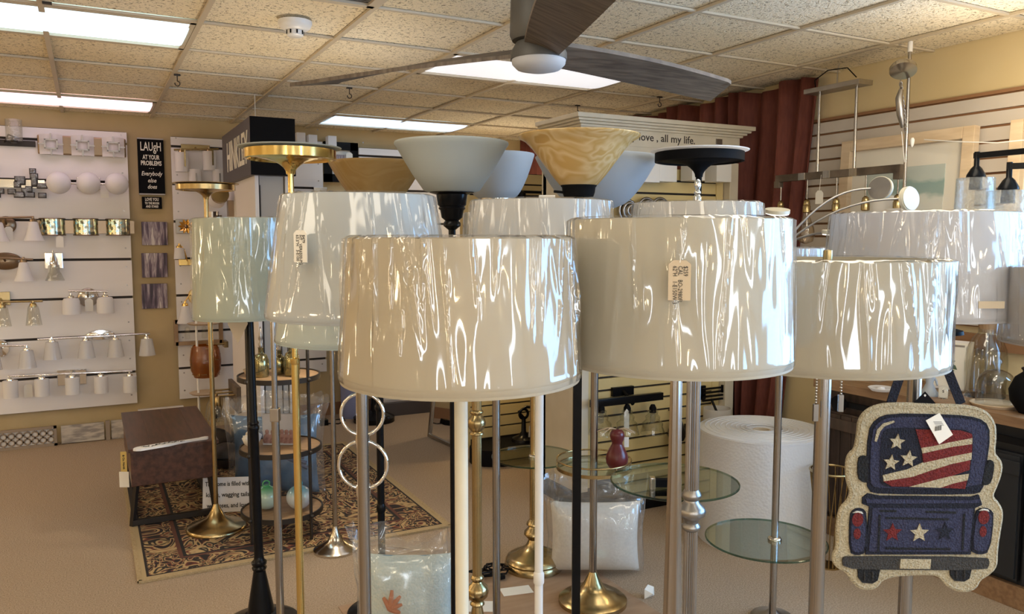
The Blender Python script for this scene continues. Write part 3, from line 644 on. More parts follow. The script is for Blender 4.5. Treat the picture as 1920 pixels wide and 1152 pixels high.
# T7 large white bowl behind the amber one; brass gallery tray
l = lamp('torchiere_lamp', 'torchiere with wide white bowl behind the amber bowl, brass base and gallery tray', 1115, 700, 3.4, 'torchiere', 'torchiere lamps')
zt = zat(298, 3.4); bowl(l, flare(.258, zat(392, 3.4), zt, .08, 1.7), 'frostblue', n=64)
straight_pole(l, .0165, zat(392, 3.4), 'steel'); B().lathe([(0, 0), (.150, 0), (.150, .018), (.135, .03), (.105, .04), (.10, .05), (.06, .062), (.04, .09), (.017, .14)], n=44).build('base', 'antique', l)
zg = zat(878, 3.4); B().lathe([(0, zg), (.155, zg), (.155, zg+.006), (0, zg+.006)], n=48).build('glass_tray', 'traylass', l)
B().shell([(.156, zg-.006), (.163, zg-.006), (.163, zg+.008), (.156, zg+.008), (.156, zg-.006)], n=52).build('tray_rim', 'antique', l)
B().tube([(.160*math.cos(a), .160*math.sin(a), zg+.035) for a in [k*PI/24 for k in range(48)]], .004, 8, True).build('gallery_rail', 'antique', l)
for k in range(6): B().cyl((.160*math.cos(k*PI/3), .160*math.sin(k*PI/3), zg+.006), (.160*math.cos(k*PI/3), .160*math.sin(k*PI/3), zg+.035), .003, n=8).build('gallery_post', 'antique', l)
GOURD_Z = zg+.0065
# T8 black dish with white disc
l = lamp('torchiere_lamp', 'matte black torchiere with flat dish and white disc, right end of the row', 1307, 500, 3.1, 'torchiere', 'torchiere lamps')
zt = zat(289, 3.1); dish(l, .168, zt, 'blackmatte', 'opal', .050, .022); straight_pole(l, .0115, zt-.07, 'blackmatte'); round_base(l, .14, 'blackmatte')
# steel adjustable lamp on the left, head hidden behind the big shade
l = lamp('floor_lamp', 'telescoping grey steel floor lamp with square joint, right of the turned black pole', 513, 655, 2.9)
zj = zat(778, 2.9); straight_pole(l, .0145, zj, 'steel'); B().cyl((0, 0, zj), (0, 0, 1.345), .0105, n=16).build('pole', 'steel', l)
B().box((0, 0, zj), (.032, .032, .05), bev=.003).build('joint_block', 'pewter', l); round_base(l, .14, 'steel'); B().lathe([(.018, 1.33), (.018, 1.35), (0, 1.356)], n=20).build('head', 'steel', l)
# steel lamp with bell base by the round shelf
l = lamp('floor_lamp', 'slim steel floor lamp with flared round base at the edge of the rug', 623, 700, 4.0)
B().lathe([(0, 0), (.112, 0), (.112, .012), (.10, .02), (.07, .032), (.04, .055), (.02, .095), (.0125, .13)], n=44).build('base', 'nickel', l); straight_pole(l, .0125, 1.5, 'steel', .12); add_shade(l, .12, .11, 1.34, 1.52, (.95, .92, .86), 140, wrapped=False)
bl_ = bpy.data.lights.new('lit_bulb', 'POINT'); bl_.energy = 34; bl_.shadow_soft_size = .035; bl_.color = (1, .86, .66)  # added fill: bulb out of view in this shade, brightens the back floor
bo_ = bpy.data.objects.new('lit_bulb', bl_); COL.objects.link(bo_); bo_.location = (l.location.x+.06, l.location.y, 1.43)
# glass-tray lamp hidden behind the chrome column
l = lamp('floor_lamp', 'steel lamp with wide round glass tray, left of the bubble wrap roll', 1268, 700, 2.78)
tray(l, .226, zat(905, 2.78)); straight_pole(l, .012, 1.42, 'steel'); round_base(l, .14, 'steel'); add_shade(l, .13, .12, 1.33, 1.5, (.8, .8, .78), 150, wrapped=False)
zc_ = zat(905, 2.78)+.004
# clip gadget standing on the glass tray
k_ = thing('switch_box', 'small chrome and black box on the wide glass tray', 'switch box', ground(1243, 890, 2.70)+Vector((0, 0, zc_)), -YAW)
k_.location.z = zc_
g = B()
for sx in (-.036, .036): g.box((sx, 0, .02), (.018, .03, .04), bev=.003)
g.build('housing', 'nickel', k_); B().box((0, 0, .02), (.055, .024, .026)).build('rocker', 'blackmatte', k_)
# red gourd on the gallery tray
p = ground(1157, 850, 3.36)
gd = thing('gourd_ornament', 'dark red double gourd ornament on the brass gallery tray', 'gourd', (p.x, p.y, GOURD_Z), -YAW)
gz = 1/1505*3.36
B().lathe([(0, 0), (.018, 0), (.034, .008), (.046, .028), (.048, .048), (.044, .068), (.033, .092), (.024, .108), (.022, .116), (.028, .130), (.032, .146), (.030, .160), (.020, .172), (0, .176)], n=36).build('body', 'gourd', gd)
B().tube([(.0, 0, .174), (.004, 0, .182), (.010, 0, .186)], [.004, .003, .002], 6).build('stem', 'barnwood', gd)
B().prism([(-.010, -.022), (.010, -.022), (.010, .022), (-.010, .022)], -.0008, .0008).build('price_tag', 'tagpaper', gd, (.040, .0, .118))
g = B(); q = random.Random(5)
for k in range(14): a = q.uniform(PI*.75, PI*1.05) if k < 9 else q.uniform(-.3, .5); L_ = q.uniform(.05, .09); g.tube([(0, 0, .172), (.5*L_*math.cos(a), q.uniform(-.01, .01), .18), (L_*math.cos(a), q.uniform(-.02, .02), .150+q.uniform(0, .02))], .0012, 4)
g.build('raffia_bow', 'palewood', gd, kind='stuff')
# ================================================================== BACK WALL DISPLAY
YW = YB                                # wall plane
YP = 7.083                             # face of the display boards
def W(x, y, off=0.0): return atY(x, y, YP-off)
def slat_board(label, X0, X1, z0, z1, grooves, dots=True):
    t = thing('display_board', label, 'display board', ((X0+X1)/2, YW-.021, z0), 0, 'white slatted display boards')
    B().box((0, -.012, (z1-z0)/2), (X1-X0-.01, .022, z1-z0-.01)).build('backing', 'groove', t)
    zs = [z0]+sorted(g for g in grooves if z0+.03 < g < z1-.03)+[z1]; proto = None
    for a, b_ in zip(zs, zs[1:]):
        h = b_-a-.020
        if proto is None: proto = s_ = B().box((0, 0, 0), (X1-X0, .022, 1)).build('slat', 'board_white', t)
        else: s_ = inst(proto, t)
        s_.location = (0, -.034, (a+b_)/2-z0); s_.scale = (1, 1, h)
    if dots:
        g = B()
        for sg in (-1, 1):
            for k in range(15): g.cyl((sg*((X1-X0)/2-.04), -.044, .08+k*.148), (sg*((X1-X0)/2-.04), -.047, .08+k*.148), .007, n=6)
        g.build('screw_heads', 'pewter', t, kind='stuff')
    return t
GR = [2.347-.303*k for k in range(7)]
slat_board('wide white slatted display board of bath lights, far left of the back wall', -1.35, .302, .262, 2.445, GR)
slat_board('narrow white slatted display board between the black wall signs and the black display tower', .622, 1.30, .262, 2.432, GR)
slat_board('white slatted display board behind the brass torchiere, left of the dark picture', 1.47, 1.855, .40, 2.46, GR)
slat_board('white slatted display board to the right of the dark framed picture', 2.185, 3.2, 1.2, 2.425, GR)

def plate(mb, kind, c, w_, h, th=.02):
    if kind == 'rect': mb.box((c[0], c[1]-th/2, c[2]), (w_, th, h), bev=.003)
    else: mb.T = mb.T @ Matrix.Translation(c) @ Matrix.Diagonal((w_/2, 1, h/2, 1)) @ ROTX90; mb.lathe([(0, 0), (1, 0), (1, th*.5), (.86, th), (0, th*1.1)], n=32); mb.T = Matrix.Identity(4)
    return mb
BELL = [(.020, 0), (.030, -.010), (.038, -.05), (.050, -.10), (.068, -.145)]
CYLN = [(.022, 0), (.050, -.002), (.050, -.13)]
DRUM = [(.022, 0), (.050, -.004), (.060, -.025), (.062, -.125)]
TAPER = [(.022, 0), (.042, -.004), (.062, -.135)]
FLARE = [(.024, 0), (.034, -.004), (.044, -.06), (.060, -.125)]
def vanity(label, shades, prof, smat, metal, pl=None, bar=None, out=.11, cat='wall light', name='vanity_light', up=False, flip=1, tagp=None, rbar=.008, glass_th=.003):
    """shades: pixel of each shade's top; pl = (kind, px, py, w, h); bar = two pixels"""
    p0 = W(*(pl[1:3] if pl else shades[0])); t = thing(name, label, cat, p0, 0, 'wall lights on the back wall boards'); rel = lambda q, o=0: W(q[0], q[1], o)-p0
    if pl: plate(B(), pl[0], (0, 0, 0), pl[3], pl[4]).build('backplate', metal, t)
    if bar:
        a, b_ = rel(bar[0], out), rel(bar[1], out); g = B().cyl(a, b_, rbar, n=10)
        if pl: m_ = a+(b_-a)*max(0, min(1, (0-a.x)/(b_.x-a.x) if abs(b_.x-a.x) > 1e-6 else 0)); g.cyl((0, -.005, 0), m_, rbar, n=10)
        g.build('arm', metal, t)
    s0 = k0 = None
    for q in shades:
        c = rel(q, out)
        if s0 is None:
            s = bowl(t, [(r, -z*flip if up else z) for r, z in prof], smat, glass_th, 'glass_shade', 24); s.location = c; s0 = s
            k0 = B().lathe([(0, .035), (.008, .035), (.009, .02), (.020, .016), (.024, .004), (.024, -.012), (0, -.012)], n=16).build('socket', metal, s)
            if up: k0.rotation_euler = (PI, 0, 0)
        else: s = inst(s0, t, c); inst(k0, s)
        if bar is None and pl: B().tube([(0, -.01, 0), (c.x*.5, c.y*.9, c.z*.5+.05), (c.x, c.y, c.z+.03)], .006, 8).build('arm', metal, t)
    if tagp:
        c = rel(tagp, .05); B().prism([(-.028, -.05), (.028, -.05), (.028, .035), (.012, .05), (-.012, .05), (-.028, .035)], -.001, .001).build('price_tag', 'tagpaper', t, c)
    return t
# row 1
t = vanity('wall sconce with upright clear glass cylinder on a black bar, top left of board', [(27, 265)], [(.022, 0), (.055, .002), (.055, .155)], 'seedy', 'iron', ('rect', 8, 268, .40, .045), None, .10, flip=-1)
p0 = W(155, 275); t = thing('vanity_light', 'bath light with three white rectangular panels framed in chrome on a brown plate', 'wall light', p0, 0, 'wall lights on the back wall boards')
B().box((0, -.02, 0), (.60, .03, .145), bev=.01).build('backplate', 'bronze', t)
for dx in (-.21, 0, .21):
    s = B().grid(lambda u, v: Vector(((u-.5)*.155, -.045-.03*math.cos((u-.5)*PI), (v-.5)*.15)), 10, 2).build('glass_panel', 'opal', t, (dx, 0, 0))
    g = B()
    for sg in (-1, 1): g.box((sg*.04, -.085, 0), (.010, .010, .07)); g.box((0, -.085, sg*.033), (.09, .010, .010)); g.box((0, -.08, sg*.058), (.010, .012, .045)); g.box((sg*.062, -.08, 0), (.04, .012, .010))
    g.build('clasp', 'pewter', s)
# row 2
p0 = W(38, 345); t = thing('vanity_light', 'crystal block bath light in chrome frames beside the three globes', 'wall light', p0, 0, 'wall lights on the back wall boards')
B().box((-.05, -.02, 0), (.42, .02, .06)).build('backplate', 'chrome', t); q = random.Random(11)
M['crystal'] = thin_glass('crystal', (.80, .80, .82), .05, bump=.5, scale=50, haze=.15, gain=2.5)
for k in range(26):
    wd, ht = q.choice([(.035, .035), (.06, .03), (.03, .065), (.045, .03)]); s = B().box((0, 0, 0), (wd, .03, ht), bev=.005).build('crystal', 'crystal', t, (q.uniform(-.26, .15), -.05-q.uniform(0, .05), q.uniform(-.10, .10)))
    B().box((0, .012, 0), (wd+.010, .012, ht+.010)).build('setting', 'iron', s)
t = vanity('bath light with three round opal globes on a chrome bar', [(110, 343), (166, 344), (219, 345)], [(.001, .083)]+[(.083*math.sin(a), .083*math.cos(a)) for a in [k*PI/12 for k in range(1, 12)]]+[(.001, -.083)], 'opal', 'nickel', ('rect', 166, 344, .16, .09), ((100, 343), (228, 346)), .13, tagp=(196, 359))
# row 3
vanity('two-light sconce with white bell shades and round gold plate, left edge of the board', [(-4, 416), (62, 415)], BELL, 'opal', 'bronze', ('oval', 12, 422, .13, .13), ((-8, 409), (64, 407)), .11, tagp=(16, 438))
p0 = W(161, 426); t = thing('vanity_light', 'bath light with three crackled mosaic mirror half drums', 'wall light', p0, 0, 'wall lights on the back wall boards')
B().box((0, -.012, 0), (.68, .022, .10)).build('backplate', 'bronze', t)
m, nt, b = new_mat('crackle_mosaic'); L = nt.links; vo = N(nt, 'ShaderNodeTexVoronoi'); vo.inputs['Scale'].default_value = 46; L.new(coords(nt), vo.inputs['Vector'])
L.new(ramp(nt, vo.outputs['Color'], [(.2, (.10, .11, .08)), (.45, (.55, .55, .45)), (.6, (.75, .60, .30)), (.8, (.35, .55, .58))]), b.inputs['Base Color']); b.inputs['Metallic'].default_value = .9; b.inputs['Roughness'].default_value = .18; M['mosaic'] = m
for dx in (-.225, 0, .225):
    s = B().grid(lambda u, v: Vector((-.085*math.cos(u*PI), -.02-.075*math.sin(u*PI), (v-.5)*.125)), 14, 1).build('glass_shade', 'mosaic', t, (dx, 0, 0))
    g = B()
    for z in (-.0625, .0625): g.tube([(-.086*math.cos(a), -.02-.077*math.sin(a), z) for a in [k*PI/10 for k in range(11)]], .004, 6)
    g.build('rim', 'bronze', s)
B().prism([(-.025, -.045), (.025, -.045), (.025, .03), (0, .045), (-.025, .03)], -.001, .001).build('price_tag', 'tagpaper', t, (-.18, -.09, -.11))
# row 4
vanity('bath light with oval bronze plate and white bell shade in the fourth row', [(-20, 493), (44, 491)], BELL, 'opal', 'bronze', ('oval', 10, 490, .22, .13), ((-30, 482), (62, 487)), .12)
t = vanity('single sconce with clear glass shade on a square black mirror plate', [(102, 498)], [(.03, 0), (.036, -.05), (.044, -.06), (.066, -.115)], 'seedy', 'chrome', ('rect', 101, 489, .12, .12), None, .10, tagp=(98, 508))
B().lathe([(.006, .06), (.010, .02), (.022, .0), (.028, -.05), (0, -.05)], n=18).build('stem', 'chrome', t, (0, -.10, .02))
# row 5
vanity('bath light with clear flared glass shades on a brass square plate, left edge', [(4, 575), (62, 573)], [(.03, 0), (.038, -.02), (.055, -.15)], 'glass', 'antique', ('rect', 2, 560, .12, .10), ((-20, 567), (80, 565)), .11)
vanity('two-light bath bar with white drum shades and round nickel plate', [(133, 559), (197, 557)], DRUM, 'opal', 'nickel', ('oval', 165, 558, .15, .15), ((128, 546), (202, 547)), .11, tagp=(167, 572))
# row 6
vanity('bath bar with frosted shades and an oval chrome plate, reaching past the board edge', [(97, 641), (161, 639), (216, 637), (275, 635)], TAPER, 'ribbed', 'chrome', ('oval', 188, 628, .20, .085), ((70, 637), (281, 626)), .12)
vanity('two-light chrome bath bar with ribbed frosted shade and round plate, left edge', [(-15, 660), (50, 657)], TAPER, 'ribbed', 'chrome', ('oval', 4, 654, .10, .13), ((-20, 650), (52, 648)), .13)
# row 7
vanity('five-light bath bar with white cylinder shades and square bronze plate, lowest row', [(19, 714), (78, 711), (135, 708), (189, 706), (243, 705)], CYLN, 'opal', 'chrome', ('rect', 135, 707, .20, .12), ((15, 706), (248, 696)), .12, tagp=(53, 733))
# --- signs between the boards
def wall_panel(name, label, cat, c0, c1, mat, off=.03, th=.025, group=None):
    a, b_ = atY(*c0, YW-off), atY(*c1, YW-off); c = (a+b_)/2; wd, ht = abs(b_.x-a.x), abs(a.z-b_.z)
    t = thing(name, label, cat, (c.x, YW, c.z), 0, group)
    B().box((0, -off+th/2-.0, 0), (wd, th, ht), bev=.003).build('panel', mat, t); return t, wd, ht, -off-.0015
M['silver_edge'] = pm('silver_edge', (.42, .40, .38), .4)
t, wd, ht, y = wall_panel('wall_sign', 'tall black box sign with white lettering beginning LAUGH', 'sign', (257, 260), (310, 364), 'blackmatte', .04, .035)
for sg in (-1, 1): B().box((0, -.022, sg*(ht/2+.004)), (wd, .036, .010)).build('edge_strip', 'silver_edge', t)
M['letter'] = pm('cream_lettering', (.80, .77, .68), .6)
for s_, z, sz, ft, bo in (('LAUgH', .155, .098, .150, .001), ('AT YOUR', .072, .050, .125, .0012), ('PROBLEMS', .025, .050, .152, .0012), ('. . .', -.008, .03, .035, .001)): text(s_, sz, 'letter', t, (0, y, z), bold=bo, fit=ft)
for s_, z in (('Everybody', -.058), ('else', -.112), ('does', -.162)): text(s_, .048, 'letter', t, (0, y, z), bold=.0006, shear=.25, fit={'Everybody': .155, 'else': .062, 'does': .068}[s_])
t, wd, ht, y = wall_panel('wall_sign', 'small black sign reading LOVE YOU under the tall black sign', 'sign', (266, 369), (304, 392), 'blackmatte', .035, .03)
for s_, z, sz in (('LOVE YOU', .026, .034), ('TO THE MOON', -.004, .026), ('AND STARS!', -.030, .026)): text(s_, sz, 'letter', t, (0, y, z), bold=.0008, fit={26: .105, 34: .10}[round(sz*1000)] if s_ != 'AND STARS!' else .092)
m, nt, b = new_mat('birch_print'); L = nt.links; n = N(nt, 'ShaderNodeTexNoise'); n.inputs['Scale'].default_value = 14; n.inputs['Detail'].default_value = 5
geo = N(nt, 'ShaderNodeNewGeometry'); mp = N(nt, 'ShaderNodeMapping'); mp.inputs['Scale'].default_value = (2.4, 1, .25); L.new(geo.outputs['Position'], mp.inputs[0]); L.new(mp.outputs[0], n.inputs['Vector'])
L.new(ramp(nt, n.outputs[0], [(.36, (.045, .03, .05)), (.47, (.15, .105, .15)), (.53, (.42, .36, .38)), (.60, (.20, .15, .19)), (.66, (.60, .55, .54))]), b.inputs['Base Color']); M['birch'] = m
for y0, y1, w_ in ((416, 460, 'topmost'), (475, 520, 'middle'), (533, 578, 'lowest')):
    t, wd, ht, y = wall_panel('canvas_picture', '%s of three purple birch trunk canvases under the small black sign' % w_, 'picture', (265, y0), (315, y1), 'birch', .035, .03, 'birch canvases')
# --- board 2 fixtures
GY_ = 'wall lights on the back wall boards'
SLAB = [(.01, 0), (.052, -.002), (.050, -.155)]
t = vanity('brass bath bar with white flat shades and vertical rods, top of the narrow board', [(340, 286), (392, 284)], SLAB, 'opal', 'antique', ('rect', 366, 277, .22, .045), ((326, 281), (410, 280)), .09)
for s in [c for c in t.children if c.name.startswith('glass_shade')]: B().box((.02, -.056, -.05), (.012, .012, .13)).build('rod', 'antique', s)
t = vanity('bath bar with two upright white cylinder shades behind the antique brass dish', [(366, 349), (410, 349)], [(.01, 0), (.048, .002), (.048, .13)], 'opal', 'bronze', ('rect', 368, 350, .25, .035), ((340, 351), (418, 351)), .09, flip=-1)
for s in [c for c in t.children if c.name.startswith('glass_shade')]: B().box((.005, -.054, .055), (.010, .010, .09)).build('rod', 'pewter', s)
p0 = W(366, 425); t = thing('flower_sconce', 'taupe wall plate with two gold metal flowers', 'wall light', p0, 0, GY_)
B().box((0, -.012, 0), (.30, .022, .115), bev=.003).build('backplate', 'pewter', t)
for dx in (-.075, .085):
    s = B().sphere((0, -.06, 0), .016, 12).build('flower_centre', 'bronze', t, (dx, 0, 0)); g = B()
    for ring, nn, rr in ((0, 10, .062), (1, 8, .045)):
        for k in range(nn):
            a = k*2*PI/nn+ring*.3; ca, sa = math.cos(a), math.sin(a); y_ = -.035-.018*ring
            g.add([(.012*ca, y_, .012*sa), (rr*.6*ca-.013*sa, y_-.012, rr*.6*sa+.013*ca), (rr*ca, y_-.004, rr*sa), (rr*.6*ca+.013*sa, y_-.012, rr*.6*sa-.013*ca)], [(0, 1, 2, 3)])
    g.build('petals', 'gold', s)
vanity('small white sconce shade over a gold cup at the left edge of the narrow board', [(336, 465)], [(.03, 0), (.036, -.003), (.044, -.09)], 'opal', 'gold', ('rect', 352, 492, .14, .05), None, .08)
vanity('curved gold arm sconce with white bell shade, middle of the narrow board', [(347, 573)], BELL, 'opal', 'gold', ('oval', 362, 556, .08, .12), None, .10)
p0 = W(372, 622); t = thing('wall_frame_light', 'open brown rectangular frame fixture low on the narrow board', 'wall light', p0, 0, GY_); g = B()
for sg in (-1, 1): g.box((sg*.175, -.02, 0), (.03, .04, .21)); g.box((0, -.02, sg*.09), (.36, .04, .03))
g.build('frame', 'woodshelf', t)
for dx in (-.09, .04): B().lathe([(.002, .05), (.02, .045), (.022, -.05), (.002, -.05)], (dx, -.05, 0), 14).build('glass_shade', 'glass', t)
# --- picture on the back wall
a, b_ = atY(607, 265, YW-.03), atY(672, 343, YW-.03); c = (a+b_)/2; wd, ht = b_.x-a.x, a.z-b_.z
t = thing('framed_picture', 'picture in wide black frame on the back wall behind the brass torchiere', 'picture', (c.x, YW, c.z)); g = B()
for sg in (-1, 1): g.box((sg*(wd/2-.035), -.018, 0), (.07, .036, ht)); g.box((0, -.018, sg*(ht/2-.035)), (wd, .036, .07))
g.build('frame', 'black', t); B().box((0, -.010, 0), (wd-.12, .012, ht-.12)).build('mount', 'paper', t); B().box((0, -.018, -.01), (wd-.20, .006, ht-.20)).build('print', 'birch', t)
B().prism([(-.03, -.05), (.03, -.05), (.03, .035), (.012, .05), (-.012, .05), (-.03, .035)], -.001, .001).build('price_tag', 'tagpaper', t, (.07, -.045, .04))
# pale wall lights seen over the brass dish and on the far right board
for px, py, lb in ((560, 264, 'white box sconce at the top of the board behind the brass dish, left one'), (582, 268, 'white box sconce behind the brass dish, beside the first'), (618, 270, 'white box sconce at the left edge of the dark picture')):
    t = thing('box_sconce', lb, 'wall light', W(px, py), 0, 'white box sconces'); B().box((0, -.05, 0), (.075, .09, .12), bev=.004).build('glass_shade', 'opal', t); B().box((0, -.01, -.03), (.08, .02, .04)).build('backplate', 'nickel', t)
t = vanity('row of clear globes on a bath bar above the big tapered shade', [(560, 366), (590, 366), (620, 366), (650, 366)], [(.001, .04)]+[(.05*math.sin(a), .05*math.cos(a)-.01) for a in [k*PI/8 for k in range(1, 8)]]+[(.001, -.06)], 'seedy', 'nickel', ('rect', 600, 358, .12, .06), ((548, 361), (665, 361)), .1)
# --- things leaning along the foot of the wall
a, b_ = atZ(0, 839, 0), atZ(100, 831, 0)
p = (a+b_)/2; t = thing('lattice_panel', 'long taupe fretwork panel with round cut-outs leaning at the foot of the wall', 'panel', (p.x-.2, YW-.10, 0))
B().box((0, .012, .075), (.80, .006, .14)).build('backing', 'board_white', t)
g = B(); Wd, Hh = .82, .155
for sg in (-1, 1): g.box((sg*(Wd/2-.01), 0, Hh/2), (.02, .02, Hh)); g.box((0, 0, Hh/2+sg*(Hh/2-.01)), (Wd, .02, .02))
M['taupe'] = pm('taupe_paint', (.30, .24, .19), .6)
g.build('frame', 'taupe', t); g = B()
for k in range(15):
    for j in range(2):
        cx_, cz = -.36+k*.052, .051+j*.052; g.tube([(cx_+.022*math.cos(q_), 0, cz+.022*math.sin(q_)) for q_ in [i*PI/4 for i in range(8)]], .0055, 4, True)
        for sg in (-1, 1): g.box((cx_+.026, 0, cz), (.010, .014, .010)); g.box((cx_, 0, cz+sg*.026), (.010, .014, .010))
g.build('fretwork', 'taupe', t, kind='stuff')
M['distress'] = pm('distressed_white', (.55, .50, .44), .7, scale=22, c2=(.30, .27, .25), stretch=(.4, 1, 1.6), detail=8, lo=.45, hi=.62)
p = atZ(175, 822, 0); t = thing('distressed_board', 'long weathered white wooden board leaning at the foot of the wall, left of the bench', 'board', (p.x+.12, YW-.08, 0))
B().box((-.19, 0, .075), (.30, .03, .14), bev=.003).build('plank', 'distress', t); B().box((.19, 0, .075), (.36, .03, .15), bev=.003).build('plank', 'distress', t); B().box((-.015, -.02, .075), (.03, .02, .165)).build('batten', 'taupe', t)
p = atZ(298, 815, 0); t = thing('white_box', 'long flat white carton standing behind the bench', 'box', (p.x+.02, YW-.14, 0))
B().box((0, 0, .115), (.34, .05, .23), bev=.004).build('carton', 'board_white', t); B().box((0, -.026, .205), (.14, .002, .016)).build('printed_marks', 'ink', t)
# ================================================================== BENCH, ROUND SHELF, DISPLAY TOWER
bz = Vector((.375, 5.2, .0125))
t = thing('bench', 'low dark walnut bench table with black metal legs standing on the rug', 'bench', bz)
B().box((0, 0, .345), (.44, 1.02, .19), bev=.004).build('body', 'darkwood', t)
for k in range(4): B().box((-.1725+k*.115, 0, .4505), (.1147, 1.04, .021), bev=.002).build('plank', 'darkwood', t)
for sg in (-1, 1):
    g = B(); y = sg*.40
    g.cyl((-.19, y, .25), (-.22, y, .0), .016, n=4); g.cyl((.19, y, .25), (.22, y, .0), .016, n=4); g.box((0, y, .018), (.44, .03, .03)); g.build('leg', 'iron', t)
B().box((-.205, 0, .025), (.025, .8, .025)).build('stretcher', 'iron', t); B().box((.205, 0, .025), (.025, .8, .025)).build('stretcher', 'iron', t)
# carved paddle on the bench
pp = atZ(322, 834, .475); t = thing('paddle_board', 'white paddle-shaped cutting board with black drawing lying on the bench', 'cutting board', (pp.x, pp.y, bz.z+.462), R(14))
poly = []
for k in range(25): u = k/24; poly.append((-.20+u*.25, .030*min(1, (u*8)**.5)*(1 if u < .7 else 1-(u-.7)*1.9)))
for u in (.10, .15, .17, .19, .20): poly.append((u, .010 if u < .16 else .016 if u < .195 else .004))
full = poly+[(x, -z) for x, z in poly[::-1]]
B().prism(full, 0, .012, Matrix.Rotation(-PI/2, 4, 'X') @ Matrix.Translation((0, -.012, 0))).build('board', 'white', t)
g = B(); q = random.Random(2)
for k in range(26): x = -.15+k*.0085; g.box((x, q.uniform(-.014, .014), .0128), (q.uniform(.004, .012), q.uniform(.003, .02), .0008), q.uniform(-.6, .6))
g.build('printed_drawing', 'ink', t, kind='stuff')
p = atD(222, 862, 4.75); t = thing('bench_tag', 'yellow and white price tags hanging at the left side of the bench', 'price tag', (bz.x-.246, 4.95, .40), -YAW)
M['yellowtag'] = pm('yellow_tag', (.62, .45, .14), .6)
B().box((0, 0, -.06), (.035, .002, .12)).build('yellow_ticket', 'yellowtag', t); B().box((0, -.003, -.16), (.055, .002, .09)).build('white_ticket', 'tagpaper', t); text('& Co. North', .016, 'ink', t, (.0, -.002, -.06), (PI/2, PI/2, 0), bold=.0003)
# round wire shelf
es = ground(530, 975, 4.23); es.z = .0125; ER = .213
t = thing('etagere', 'round wood and black iron shelf stand holding bottles and glass balls', 'shelf stand', es, -YAW+.25)
zsh = (.125, zat(840, 4.23)-.01, zat(707, 4.23)-.01, 1.27)
for z in zsh:
    s = B().lathe([(0, z-.008), (ER-.006, z-.008), (ER-.006, z+.008), (0, z+.008)], n=48).build('shelf', 'woodshelf', t)
    B().shell([(ER-.006, z-.012), (ER+.002, z-.012), (ER+.002, z+.014), (ER-.006, z+.014), (ER-.006, z-.012)], n=48).build('rim', 'iron', s)
for k in range(4):
    a = PI/4+k*PI/2; x, y = ER*math.cos(a), ER*math.sin(a)
    g = B().cyl((x, y, 0), (x*.99, y*.99, 1.32), .0085, n=10)
    for z in zsh: g.sphere((x*1.03, y*1.03, z), .011, 8)
    g.build('upright', 'iron', t)
def on_shelf(k, dx, dy): 
    return es+_r*dx+_h*dy+Vector((0, 0, zsh[k]+.0095))
M['oldgold'] = pm('mercury_gold_glass', (.42, .36, .17), .12, .85, scale=40, c2=(.16, .17, .12))
for dx, dy, s, lb in ((-.075, -.06, 1.0, 'gold mercury glass bottle with tall stopper on the round shelf'), (-.005, .03, .82, 'shorter gold mercury glass bottle behind the steel pole, round shelf'), (.075, -.02, 1.05, 'gold mercury glass jar right of the brass pole, round shelf')):
    b_ = thing('bottle', lb, 'bottle', on_shelf(2, dx, dy), 0, 'bottles on the round shelf')
    B().lathe([(0, 0), (.036*s, 0), (.040*s, .01), (.040*s, .085*s), (.030*s, .115*s), (.014*s, .125*s), (.013*s, .15*s), (.017*s, .155*s), (0, .155*s)], n=24).build('body', 'oldgold', b_)
    B().lathe([(.010, .155*s), (.013, .17*s), (.006, .185*s), (.012, .20*s), (.004, .26*s), (0, .265*s)], n=14).build('stopper', 'pewter', b_)
gb = thing('wooden_bowl', 'small turned wooden bowl at the left rim of the top round shelf', 'bowl', on_shelf(2, -.14, -.02)); bowl(gb, [(.012, 0), (.03, .005), (.045, .03)], 'palewood', .004, 'bowl_body', 24); B().lathe([(0, 0), (.014, 0), (.012, .006), (0, .006)], n=16).build('foot', 'palewood', gb)
# mid shelf: picture of figures and a white bundle
pc = thing('small_canvas', 'small canvas with red brown figures propped on the middle round shelf', 'picture', on_shelf(1, .0, .02), -YAW); 
M['canvasgrey'] = pm('canvas_grey', (.50, .47, .45), .8, scale=8, c2=(.42, .40, .38)); M['figures'] = pm('figure_red', (.20, .09, .07), .8, scale=50, c2=(.35, .20, .16))
B().box((0, 0, .085), (.20, .02, .17), bev=.002).build('canvas', 'canvasgrey', pc); q = random.Random(4)
for x in (-.075, -.045, .005, .03, .055): B().lathe([(0, 0), (.020, .002), (.024, .02), (.016, .045), (.008, .052), (.011, .062), (.009, .072), (0, .076)], n=14, m=Matrix.Diagonal((1, .25, 1, 1))).build('painted_figure', 'figures', pc, (x, -.012, .008+q.uniform(0, .01)))
bd = thing('cloth_bundle', 'crumpled white cloth bundle at the left of the middle round shelf', 'bundle', on_shelf(1, -.145, -.03))
B().grid(lambda u, v: Vector((math.cos(u*2*PI)*math.sin(v*PI), math.sin(u*2*PI)*math.sin(v*PI), 1-math.cos(v*PI)))*.045*(1+.3*noise.noise(Vector((math.cos(u*2*PI)*2, math.sin(u*2*PI)*2, v*5)))), 24, 14, True, True).build('bundle', 'paper', bd); B().tube([(.03*math.cos(a), .03*math.sin(a), .075) for a in [k*PI/6 for k in range(12)]], .003, 6, True).build('tie', 'kraft', bd)
